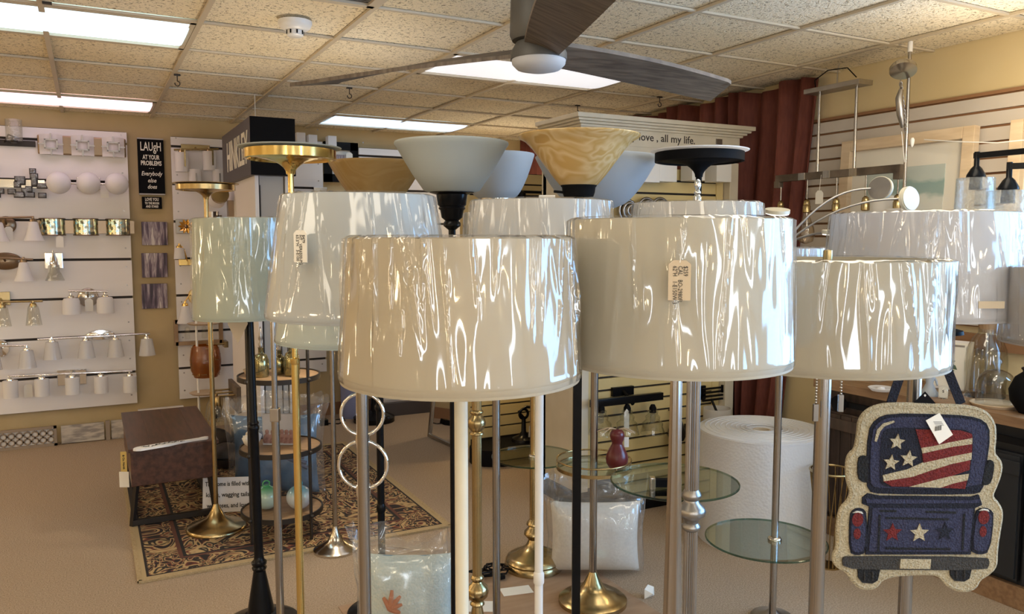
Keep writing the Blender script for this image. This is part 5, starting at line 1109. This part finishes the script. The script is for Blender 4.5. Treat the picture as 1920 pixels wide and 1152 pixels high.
# linear pendant
CX = 3.68
c1, c2 = atX(1520, 158, CX), atX(1624, 147, CX); cy = (c1.y+c2.y)/2; cz = 2.43
t = thing('linear_pendant', 'long weathered bar pendant with glass bulbs hanging by two rods at the curtain edge', 'pendant light', (CX, cy, cz), RZ)
B().box((0, 0, 0), (abs(c1.y-c2.y), .11, .026), bev=.002).build('canopy', 'pewter', t); B().tube([(0, 0, .013), (0, 0, .08), (.01, 0, ZC-cz-.01)], .004, 6).build('hanging_hook', 'pewter', t)
B().tube([(-.13, -.02, .01), (-.14, -.02, .06), (-.05, -.02, .10), (.08, -.02, .09), (.14, -.02, .03)], .003, 6).build('supply_wire', 'blackmatte', t)
bl, br = atX(1457, 345, CX), atX(1692, 312, CX); bz_ = (bl.z+br.z)/2-cz+.01; xl, xr = cy-bl.y, cy-br.y
for px in (1535, 1604): x = cy-atX(px, 240, CX).y; B().cyl((x, 0, -.01), (x, 0, bz_), .0085, n=12).build('rod', 'steel', t)
bm_ = B().box(((xl+xr)/2, 0, bz_), (xr-xl, .035, .040), bev=.002); 
for x in (xl+.012, xr-.02): bm_.box((x, 0, bz_-.035), (.04, .035, .04), bev=.002)
bar_ = bm_.build('bar', 'greywood', t)
for f_ in (.24, .45, .66): B().box((xl+(xr-xl)*f_, 0, bz_), (.05, .037, .042), bev=.002).build('metal_band', 'steel', bar_)
M['bulbamber'] = thin_glass('bulb_glass', (.96, .92, .86), .03, gain=1.8)
for k, px in enumerate((1464, 1513, 1568, 1623, 1683)):
    x = cy-atX(px, 370, CX).y; z1 = bz_-(.05 if k in (0, 4) else .018)
    s = B().cyl((x, 0, z1), (x, 0, bz_-.135), .0045, n=8).build('stem', 'steel', t)
    B().lathe([(.006, 0), (.016, -.01), (.020, -.03), (.018, -.035), (.022, -.04), (.022, -.075), (.016, -.08), (0, -.08)], (x, 0, bz_-.13), 18).build('socket', 'antique', s)
    if k < 3: bowl(s, [(.016, bz_-.20), (.020, bz_-.23), (.045, bz_-.30), (.050, bz_-.34), (.040, bz_-.375), (.001, bz_-.39)], 'bulbamber', .0015, 'bulb', 20).location = (x, 0, 0)
    if k == 4: B().shell([(.055, bz_-.275), (.057, bz_-.275), (.057, bz_-.205), (.012, bz_-.202)], (x, 0, 0), 28).build('drum_shade', 'opal', s)
p = atX(1543, 371, CX); B().prism([(-.026, -.035), (.026, -.035), (.026, .025), (.012, .04), (-.012, .04), (-.026, .025)], -.001, .001).build('price_tag', 'tagpaper', t, (cy-p.y, -.03, p.z-cz))
B().cyl((cy-p.y, -.03, p.z-cz+.04), (cy-p.y, -.02, bz_), .001, n=5).build('tag_string', 'tagpaper', t)
# rod pendant with tilted canopy and chain
p = atZ(1707, 78, ZC); t = thing('rod_pendant', 'steel rod pendant with tilted round canopy and bundled chain, right of the linear pendant', 'pendant light', (p.x, p.y, ZC), -YAW)
zb2 = zat(440, math.hypot(p.x, p.y)*.97)-ZC
B().cyl((0, 0, -.03), (0, 0, zb2), .0085, n=14).build('rod', 'steel', t); B().cyl((0, 0, 0), (0, 0, -.05), .012).build('ceiling_loop', 'white', t)
c_ = B().lathe([(0, .012), (.055, .012), (.062, .0), (.062, -.018), (.0, -.022)], n=36).build('canopy', 'nickel', t, (-.045, -.03, -.135)); c_.rotation_euler = (R(-28), R(12), 0)
g = B(); q = random.Random(12)
for k in range(22):
    z = -.20-k*.011; x = -.055+.035*(k/22); g.tube([(x+.008*math.cos(a)*(1 if k % 2 else .3), -.03+.008*math.cos(a)*(.3 if k % 2 else 1), z+.012*math.sin(a)) for a in [q_*PI/4 for q_ in range(8)]], .0025, 5, True)
g.tube([(-.05, -.03, -.24), (-.062, -.036, -.28), (-.05, -.03, -.36), (-.03, -.02, -.42)], [.012, .018, .017, .010], 8); g.build('chain_bundle', 'pewter', t, kind='stuff')
B().cyl((-.035, -.02, -.44), (.0, -.0, -.62), .002, n=5).build('supply_wire', 'white', t); B().lathe([(.006, 0), (.011, -.01), (.009, -.03), (.003, -.045)], (.025, -.01, -.47), 10).build('wire_nut', emit('orange_nut', (.7, .12, .03), 0), t); B().lathe([(.009, 0), (.018, -.14), (.018, -.17), (0, -.17)], (-.008, -.02, zb2+.22), 16).build('sleeve', 'white', t)
# multi-arm LED floor lamp behind the wide drum shade
p = ground(1468, 455, 3.25); t = thing('led_arm_lamp', 'brass multi-arm floor lamp with round LED disc heads behind the wide drum shade', 'floor lamp', p, -YAW)
zc0 = zat(462, 3.25); pxm = 3.25/1505
B().cyl((0, 0, .03), (0, 0, zc0), .009, n=14).build('pole', 'pewter', t); round_base(t, .09, 'pewter')
M['ledglow'] = emit('led_disc', (1, .93, .82), 1.6)
for k, (hx, hy, ang, tilt, lit) in enumerate(((1618, 356, 0, 80, 0), (1650, 377, 10, 84, 1), (1450, 397, 0, 12, 1), (1535, 436, 0, 4, 1))):
    ex_, ez_ = (hx-1468)*pxm, zc0+(462-hy)*pxm; dpt = (-.05, -.14, -.04, -.16)[k]
    q3 = [(ex_*f_, dpt*f_, zc0+(ez_-zc0)*(1-(1-f_)**2.2)) for f_ in [j/10 for j in range(11)]]
    ar = B().tube([Vector(v_) for v_ in q3], .0045, 8).build('arm', 'pewter', t)
    r = .048
    hd = B().lathe([(0, -.007), (r, -.007), (r, .007), (0, .007)], n=32).build('disc_head', 'ivory', ar, (ex_+(.04 if k < 2 else 0), dpt, ez_)); hd.rotation_euler = (R(tilt), R(0), R((-48, 25, 0, 0)[k]))
    ln = B().lathe([(0, 0), (r*.93, 0), (r*.93, .004), (0, .004)], n=32).build('led_lens', 'pewter' if k == 0 else 'ivory' if k == 1 else 'ledglow', ar, hd.location); ln.rotation_euler = hd.rotation_euler
    off = Vector((0, 0, -.0115 if k >= 2 else .008)); off.rotate(hd.rotation_euler); ln.location = hd.location+off
# black two-arm fixture with glass cylinders, right edge
p0 = atX(1832, 292, 3.15); p1 = atX(1893, 312, 3.0); t = thing('black_chandelier', 'black arm chandelier with seedy glass cylinder shades at the right edge', 'chandelier', (p0.x, p0.y-.45, p0.z), RZ)
B().cyl((0, 0, -.03), (0, 0, ZC-p0.z), .010, n=12).build('stem', 'black', t); B().lathe([(0, ZC-p0.z), (.065, ZC-p0.z), (.06, ZC-p0.z-.025), (0, ZC-p0.z-.03)], n=28).build('canopy', 'black', t)
for dx, dy, pz in ((-.45, 0, 0), (p0.y-.45-p1.y, p1.x-p0.x, p1.z-p0.z)):
    B().box((dx/2, dy/2, pz), (math.hypot(dx, dy)+.02, .016, .022), math.atan2(dy, dx)).build('arm', 'black', t)
    s = B().lathe([(.0, .015), (.010, .015), (.010, -.04), (.02, -.05), (.034, -.075), (.036, -.085), (.022, -.085), (.024, -.135), (0, -.135)], (dx, dy, pz), 24).build('socket_cup', 'black', t)
    bowl(s, [(.03, -.088), (.070, -.090), (.076, -.30)], 'seedy', .003, 'glass_shade', 36).location = (dx, dy, pz)
# orange LED pull wire along the wall
w_ = B().tube([atX(1733, 262, XW-.12), atX(1800, 266, XW-.14), atX(1870, 268, XW-.15), atX(1930, 262, XW-.15)], .003, 6).build('picture_wire', 'white'); tag(w_, 'thin white wire strung across the front of the framed seascape', 'wire')
hk = thing('ceiling_hook', 'thin hanging wire hook in front of the cream wall, between rods and chain', 'hook', atZ(1637, 130, ZC), 0, 'ceiling hooks'); zz = -.36; B().cyl((0, 0, 0), (0, 0, zz+.05), .0012, n=5).tube([(0, 0, zz+.05), (0, 0, zz)]+[(.016*math.sin(a), 0, zz-.016+.016*math.cos(a)) for a in [q_*.5 for q_ in range(10)]], .003, 6).build('hook', 'iron', hk)

# ------------------------------------------------------------------ counter with cabinets
KX, KY0, KY1, KZ = 3.46, 1.45, 3.04, .843
ct_ = thing('worktop', 'long brown wooden counter top along the right wall', 'counter', ((KX+XR)/2, (KY0+KY1)/2, KZ-.045))
for k in range(4): B().box((-(XR-KX)/2+.0635+k*.127, 0, .0225), (.125, KY1-KY0, .045), bev=.002).build('plank', 'counterwood', ct_)
def cabinet(label, y0, y1, mat, knob):
    t = thing('cabinet', label, 'cabinet', ((KX+XR)/2+.02, (y0+y1)/2, 0), RZ); wd = y1-y0; dp = XR-KX-.06
    B().box((0, .01, .42), (wd-.004, dp, .73)).build('body', mat, t); B().box((0, -dp/2-.005, .05), (wd, .03, .10), bev=.002).build('kick_board', 'counterwood', t)
    nd = 2
    for j in range(nd):
        xx = -wd/2+wd/nd*(j+.5); d_ = B().box((xx, -dp/2-.008, .40), (wd/nd-.02, .022, .56)).build('door', mat, t)
        for i in range(4): B().box((xx-(wd/nd-.03)/2+(wd/nd-.03)/4*(i+.5), -dp/2-.024, .40), ((wd/nd-.03)/4-.006, .012, .54), bev=.002).build('plank', mat, d_)
        B().box((xx, -dp/2-.036, .62), (wd/nd-.02, .012, .06), bev=.002).build('cross_rail', mat, d_); B().cyl((xx+.12*(1 if j == 0 else -1), -dp/2-.05, .36), (xx+.12*(1 if j == 0 else -1), -dp/2-.05, .48), .007, n=8).build('handle', 'black', d_)
    B().box((0, -dp/2-.03, .735), (wd-.02, .012, .030)).build('sliding_rail', 'black', t)
    for j in range(nd): xx = -wd/2+wd/nd*(j+.5); B().cyl((xx, -dp/2-.036, .735), (xx, -dp/2-.056, .735), .042, n=24).build('rail_wheel', 'black', t)
    return t
cabinet('dark brown barn-door cabinet under the counter, left of the hooked truck', 2.42, KY1-.02, 'barnwood', 0)
M['navypaint'] = pm('navy_black_paint', (.012, .014, .018), .5); cabinet('blackish navy cabinet under the counter at the right edge', KY0, 2.41, 'navypaint', 1)
def K(x, y):
    q_ = atZ(x, y, KZ)
    if q_.x > 3.78: q_ = atX(x, y, 3.78)
    q_.z = KZ; return q_
def cloche(label, p, r, h, knob):
    t = thing('glass_cloche', label, 'cloche', p)
    B().lathe([(0, 0), (r*1.15, 0), (r*1.26, .012), (r*1.22, .014), (r*1.1, .007), (0, .007)], n=44).build('wood_plate', 'palewood', t)
    pr = [(r, .0085), (r, h*.55)]+[(r*math.cos(a)**.8 if a < 1.5 else .016, h*.55+h*.45*math.sin(a)) for a in [q_*PI/16 for q_ in range(1, 8)]]+[(.014, h)]
    s = bowl(t, pr, 'glass', .003, 'glass_dome', 44)
    if knob == 'glass': B().lathe([(.012, h-.002), (.010, h+.012), (.022, h+.03), (.022, h+.042), (.012, h+.056), (0, h+.058)], n=24).build('knob', 'glass', t)
    return t
cloche('short glass cloche with glass knob on a round wood plate, on the counter', K(1866, 761), .082, .165, 'glass')
p = atX(1848, 700, 3.79); p.z = KZ; t = thing('stoppered_bottle', 'tall clear glass jar with brown wooden stopper and inner rod, behind the short cloche', 'jar', p)
bowl(t, [(.082, .0), (.088, .01), (.092, .16), (.086, .23), (.063, .285), (.040, .308), (.040, .325)], 'glass', .003, 'glass_body', 44)
B().lathe([(0, .31), (.034, .31), (.046, .37), (0, .37)], n=28).build('stopper', 'woodshelf', t); B().cyl((0, 0, .01), (0, 0, .312), .006, n=10).build('inner_rod', 'pewter', t); B().lathe([(0, 0), (.088, 0), (.088, .006), (0, .006)], n=32).build('base_plate', 'iron', t)
q0 = K(1785, 730); t = thing('botanical_print', 'white botanical print in a thin frame leaning on the counter behind the strap', 'picture', (q0.x, q0.y+.02, KZ+.004), RZ+.25); t.rotation_euler = (R(-12), 0, RZ+.25)
B().box((0, 0, .125), (.185, .012, .25), bev=.002).build('frame', 'board_white', t); B().box((0, -.0075, .125), (.16, .003, .225)).build('print', 'tagpaper', t); B().box((0, -.0095, .222), (.11, .001, .010)).build('caption_line', 'pewter', t)
M['leafgreen'] = pm('leaf_green', (.08, .13, .08), .7); g = B()
for (x, z, a) in ((0, .14, .3), (-.02, .12, 1.2), (.015, .115, -.6), (.0, .095, .1)): g.prism([(x+.022*math.cos(a), z+.022*math.sin(a)), (x-.012*math.sin(a), z+.012*math.cos(a)), (x-.022*math.cos(a), z-.022*math.sin(a)), (x+.012*math.sin(a), z-.012*math.cos(a))], -.0105, -.009)
g.build('printed_sprig', 'leafgreen', t)
p = K(1918, 775); t = thing('black_vessel', 'round black vase cut by the right edge of the picture', 'vase', (p.x+.03, p.y-.02, KZ)); B().lathe([(0, 0), (.05, 0), (.085, .05), (.092, .10), (.07, .155), (.04, .18), (.045, .195), (.036, .19), (0, .10)], n=36).build('body', 'blackmatte', t)
B().tube([(.043*math.cos(a), .043*math.sin(a), .194) for a in [q_*PI/12 for q_ in range(24)]], .005, 6, True).build('lip', 'black', t)
p = K(1652, 733); t = thing('white_dish', 'small white scalloped dish on the counter left of the strap', 'dish', p); B().lathe([(0, 0), (.045, 0), (.062, .016), (.058, .018), (.04, .008), (0, .006)], n=36).build('bowl', 'opal', t); B().lathe([(0, .0065), (.02, .007), (.016, .02), (0, .022)], n=16).build('soap', 'board_white', t)
p = K(1742, 742); t = thing('white_figurine', 'pale bluish figurine on the counter behind the black triangle tag', 'figurine', p); B().lathe([(0, 0), (.04, 0), (.042, .012), (.03, .03), (.016, .06), (.022, .09), (.02, .12), (.010, .135), (.014, .15), (.011, .165), (0, .17)], n=24).build('body', 'frostblue', t); B().tube([(.015, 0, .10), (.035, -.01, .07), (.03, -.02, .05)], [.007, .006, .004], 8).build('arm', 'frostblue', t)
p = K(1757, 745); t = thing('price_stand', 'tiny white price card standing on the counter before the botanical print', 'price tag', (p.x, p.y-.03, KZ), RZ+.4); B().box((0, 0, .03), (.04, .003, .058)).build('card', 'tagpaper', t); text('$', .02, 'ink', t, (0, -.002, .034))
for k, (x, y, lb) in enumerate(((1768, 748, 'small clear glass orb left of the black strap on the counter'), (1808, 757, 'small clear glass orb right of the black strap on the counter'))):
    t = thing('glass_orb', lb, 'glass ball', K(x, y), 0, 'glass orbs'); B().sphere((0, 0, .032), .031, 20).build('orb', 'glass', t); B().lathe([(0, 0), (.012, 0), (.010, .004), (0, .004)], n=12).build('foot', 'glass', t)
for k, (x, y) in enumerate(((1655, 386),)):
    p = atX(x, y, 3.72); t = thing('drum_lampshade', ('small white drum shade on a shelf lamp under the seascape', 'small white drum shade at the right edge behind the glass cylinder')[k], 'lamp shade', (p.x, p.y, KZ), RZ); h = p.z-KZ
    B().shell([(.058, h-.05), (.06, h-.05), (.06, h+.05), (.058, h+.05)], n=28).build('shade', 'opal', t); B().lathe([(0, 0), (.05, 0), (.05, .01), (.01, .02), (.007, .05), (.007, h), (0, h)], n=20).build('stand', 'pewter', t)
    g = B(); g.cyl((-.058, 0, h-.02), (.058, 0, h-.02), .0025, n=6); g.build('spider', 'pewter', t)
# wire basket on the floor by the counter
p = atZ(1578, 960, 0); t = thing('wire_basket', 'brass wire basket on the floor behind the hooked truck', 'basket', (3.147, 2.634, 0)); g = B()
for k in range(18): a = k*2*PI/18; g.tube([(.05*math.cos(a), .05*math.sin(a), .005), (.07*math.cos(a), .07*math.sin(a), .22), (.10*math.cos(a+.2), .10*math.sin(a+.2), .48)], .003, 5)
g.build('wire_stakes', 'antique', t, kind='stuff'); B().tube([(.101*math.cos(a), .101*math.sin(a), .48) for a in [q_*PI/14 for q_ in range(28)]], .006, 6, True).build('rim', 'antique', t); B().lathe([(0, 0), (.055, 0), (.055, .008), (0, .008)], n=20).build('floor_plate', 'antique', t)

# ================================================================== HOOKED TRUCK
TD = 2.02; SC = TD/1505
p0 = atD(1722, 930, TD); t = thing('hooked_truck', 'hooked wool door hanging shaped as a blue pickup truck with flag window', 'wall hanging', p0, -YAW+.05)
def P(pts): return [((x-1722)*SC, (930-y)*SC) for x, y in pts]
def wool(name, c, c2): return pm(name, c, .95, scale=210, c2=c2, bump=1.0, detail=2)
M['w_cream'] = wool('wool_cream', (.42, .35, .22), (.56, .48, .33)); M['w_blue'] = wool('wool_slate_blue', (.024, .026, .062), (.042, .044, .090)); M['w_navy'] = wool('wool_navy', (.006, .007, .016), (.012, .013, .028)); M['w_red'] = wool('wool_red', (.12, .008, .008), (.19, .017, .014)); M['w_grey'] = wool('wool_grey', (.035, .032, .029), (.06, .055, .05)); M['w_black'] = wool('wool_black', (.006, .006, .007), (.014, .014, .016)); M['w_white'] = wool('wool_white', (.7, .68, .62), (.8, .78, .72))
def smooth_poly(pts, it=2):
    for _ in range(it):
        q_ = []
        for i in range(len(pts)):
            a, b_ = pts[i], pts[(i+1) % len(pts)]; q_ += [(a[0]*.75+b_[0]*.25, a[1]*.75+b_[1]*.25), (a[0]*.25+b_[0]*.75, a[1]*.25+b_[1]*.75)]
        pts = q_
    return pts
def layer(name, pts, mat, h, parent=t, sm=0, base=0, label=None):
    return B().prism(P(smooth_poly(pts, sm) if sm else pts), -h, -base).build(name, mat, parent, label=label)
OUT = [(1600, 775), (1622, 756), (1660, 750), (1740, 754), (1800, 756), (1838, 764), (1858, 786), (1862, 812), (1860, 848), (1868, 856), (1877, 868), (1876, 888), (1868, 912), (1860, 932), (1876, 948), (1884, 966), (1880, 1000), (1876, 1040), (1878, 1070), (1862, 1086), (1846, 1094), (1838, 1114), (1812, 1118), (1784, 1106), (1768, 1084), (1740, 1080), (1680, 1082), (1650, 1090), (1640, 1108), (1612, 1108), (1594, 1090), (1586, 1074), (1562, 1062), (1558, 1044), (1566, 1030), (1564, 990), (1568, 952), (1584, 938), (1590, 918), (1580, 896), (1578, 862), (1582, 846), (1594, 838), (1598, 806)]
body = layer('backing', OUT, 'w_cream', .012, sm=2)
cab = layer('cab', [(1612, 800), (1626, 776), (1654, 766), (1740, 768), (1808, 772), (1840, 782), (1852, 806), (1846, 880), (1842, 920), (1820, 926), (1640, 922), (1616, 916), (1612, 880)], 'w_navy', .0155, sm=1)
layer('cab_panel', [(1618, 802), (1632, 780), (1656, 772), (1740, 774), (1804, 777), (1836, 786), (1847, 808), (1842, 878), (1836, 914), (1640, 910), (1621, 905), (1618, 880)], 'w_blue', .0175, cab, 1)
layer('highlight', [(1624, 818), (1628, 796), (1640, 784), (1660, 779), (1662, 782), (1642, 790), (1634, 800), (1628, 820)], 'w_cream', .019, cab)
for pts in ([(1594, 852), (1602, 846), (1614, 848), (1615, 898), (1606, 899), (1595, 890)], [(1846, 860), (1858, 858), (1862, 870), (1858, 902), (1848, 908), (1838, 906)]): layer('mirror', pts, 'w_black', .017, sm=1)
wn_ = layer('rear_window', [(1636, 812), (1644, 796), (1660, 792), (1790, 796), (1810, 802), (1818, 816), (1812, 900), (1804, 912), (1660, 908), (1642, 904), (1637, 894)], 'w_navy', .019, sm=1)
layer('flag_stripe', [(1702, 796), (1790, 799), (1812, 806), (1814, 814), (1768, 822), (1742, 828), (1714, 832)], 'w_red', .021, wn_)
layer('flag_stripe', [(1714, 830), (1742, 827), (1766, 821), (1814, 812), (1814, 827), (1774, 832), (1718, 844)], 'w_cream', .0205, wn_)
layer('flag_stripe', [(1717, 843), (1774, 831), (1814, 826), (1814, 842), (1776, 849), (1720, 861)], 'w_red', .021, wn_)
layer('flag_stripe', [(1642, 884), (1690, 873), (1720, 860), (1776, 848), (1814, 842), (1814, 856), (1776, 865), (1736, 876), (1700, 889), (1644, 896)], 'w_cream', .0205, wn_)
layer('flag_stripe', [(1643, 896), (1700, 888), (1736, 876), (1776, 864), (1812, 857), (1811, 876), (1772, 889), (1696, 907), (1660, 906)], 'w_red', .021, wn_)
layer('flag_stripe', [(1694, 907), (1726, 899), (1772, 888), (1810, 884), (1808, 896), (1780, 902), (1755, 910)], 'w_cream', .0215, wn_)
layer('flag_stripe', [(1755, 910), (1780, 902), (1808, 895), (1804, 913)], 'w_red', .021, wn_)
def star(cx, cy, r, rot=0): return [(cx+(r if k % 2 == 0 else r*.45)*math.sin(k*PI/5+rot), cy-(r if k % 2 == 0 else r*.45)*math.cos(k*PI/5+rot)) for k in range(10)]
for cx, cy, r in ((1667, 820, 16), (1657, 860, 16), (1691, 853, 17)): layer('flag_star', star(cx, cy, r, .1), 'w_cream', .0215, wn_)
bed = layer('tailgate_panel', [(1606, 928), (1616, 920), (1640, 925), (1820, 930), (1834, 926), (1842, 946), (1828, 952), (1824, 1044), (1616, 1040), (1620, 946), (1606, 940)], 'w_navy', .0165)
layer('top_rail', [(1612, 930), (1640, 931), (1818, 937), (1836, 934), (1836, 942), (1640, 940), (1614, 938)], 'w_blue', .018, bed); layer('gate_field', [(1626, 948), (1824, 953), (1820, 1038), (1622, 1034)], 'w_blue', .0175, bed)
for a, b_ in (((1652, 968), (1776, 973)), ((1654, 1028), (1782, 1032)), ((1640, 954), (1672, 955)), ((1730, 957), (1790, 960))):
    layer('groove_line', [(a[0], a[1]-2), (b_[0], b_[1]-2), (b_[0], b_[1]+2), (a[0], a[1]+2)], 'w_black', .019, bed)
for xx in (1640, 1806): layer('groove_line', [(xx-2, 962), (xx+2, 962), (xx+2, 1034), (xx-2, 1034)], 'w_black', .019, bed)
for cx, cy, mt_ in ((1666, 997, 'w_red'), (1719, 999, 'w_cream'), (1769, 997, 'w_navy')): layer('gate_star', star(cx, cy, 19), mt_, .0195, bed)
for pts, cx in (([(1582, 962), (1590, 950), (1606, 948), (1616, 958), (1618, 1036), (1600, 1042), (1584, 1036)], 1597), ([(1828, 960), (1842, 952), (1858, 954), (1867, 966), (1862, 1040), (1840, 1046), (1822, 1036)], 1845)):
    s = layer('fender', pts, 'w_navy', .0165, sm=1); q_ = [((x-cx)*.82+cx, (y-998)*.86+998) for x, y in pts]; layer('fender_panel', q_, 'w_blue', .018, s, 1)
    for cy, rx, ry in ((970, 11, 14), (998, 7, 11)): layer('tail_lamp', [(cx+rx*math.cos(k*PI/6), cy+ry*math.sin(k*PI/6)) for k in range(12)], 'w_red', .0195, s)
    layer('lamp_glint', [(cx-10, 957), (cx-2, 953), (cx+8, 955), (cx+10, 959), (cx, 956)], 'w_white', .0200, s)
bp_ = layer('bumper', [(1570, 1046), (1580, 1043), (1858, 1050), (1862, 1062), (1856, 1076), (1640, 1070), (1574, 1066)], 'w_grey', .0185, sm=1); layer('number_plate', [(1684, 1049), (1744, 1051), (1743, 1070), (1683, 1068)], 'w_cream', .0205, bp_)
for x0 in (1602, 1784): w__ = layer('tyre', [(x0, 1068), (x0+44, 1070), (x0+40, 1092), (x0+30, 1098), (x0+10, 1096), (x0+2, 1086)], 'w_black', .0165, sm=0); [layer('tread', [(x0+d_, 1074), (x0+d_+2, 1074), (x0+d_+3, 1092), (x0+d_+1, 1092)], 'w_grey', .018, w__) for d_ in (12, 28)]
g = B(); o_ = smooth_poly(OUT, 2); pl_ = P(o_); g.tube([(x, -.006, z) for x, z in pl_], .0075, 6, True); g.build('bound_edge', 'w_cream', t)
B().prism(P([(1718, 778), (1744, 764), (1772, 806), (1746, 824)]), -.0275, -.0265).build('price_ticket', 'tagpaper', t); c_ = P([(1742, 794)])[0]
g = B()
for k in range(9): g.box((c_[0]-.008+k*.0020, -.0282, c_[1]+k*.0003), (.0010 if k % 3 else .0005, .0004, .012), 0)
for k in range(4): g.box((c_[0]-.002+.002*k, -.0282, c_[1]+.018-.003*k), (.022, .0003, .0008))
g.build('barcode_lines', 'ink', t, kind='stuff')
B().prism(P([(1724, 726), (1696, 754), (1750, 754)]), -.006, -.004).build('triangle_tag', 'blackmatte', t); c_ = P([(1723, 733)])[0]; B().cyl((c_[0], -.0065, c_[1]), (c_[0], -.0075, c_[1]), .003, n=10).build('tag_eyelet', 'nickel', t)
st = B(); L1 = P([(1660, 756), (1672, 715), (1690, 660), (1722, 640), (1752, 650), (1772, 690), (1800, 752)])
hp = Vector((0, 0, 0))
def strip(pts):
    n_ = len(pts); vs = []
    for i, (x, z) in enumerate(pts):
        a, b_ = pts[max(0, i-1)], pts[min(n_-1, i+1)]; d_ = Vector((b_[0]-a[0], 0, b_[1]-a[1])).normalized(); nn = Vector((-d_.z, 0, d_.x))*.012
        for s in (-1, 1):
            for yy in (.003, .006): vs.append(Vector((x, yy, z))+nn*s)
    fs = [(i*4+a, (i+1)*4+a, (i+1)*4+b__, i*4+b__) for i in range(n_-1) for a, b__ in ((0, 1), (1, 3), (3, 2), (2, 0))]
    return B().add(vs, fs)
cr = []
for i in range(len(L1)-1):
    for k in range(5): f_ = k/5; cr.append((L1[i][0]*(1-f_)+L1[i+1][0]*f_, L1[i][1]*(1-f_)+L1[i+1][1]*f_))
strip(cr+[L1[-1]]).build('strap', 'w_navy', t)
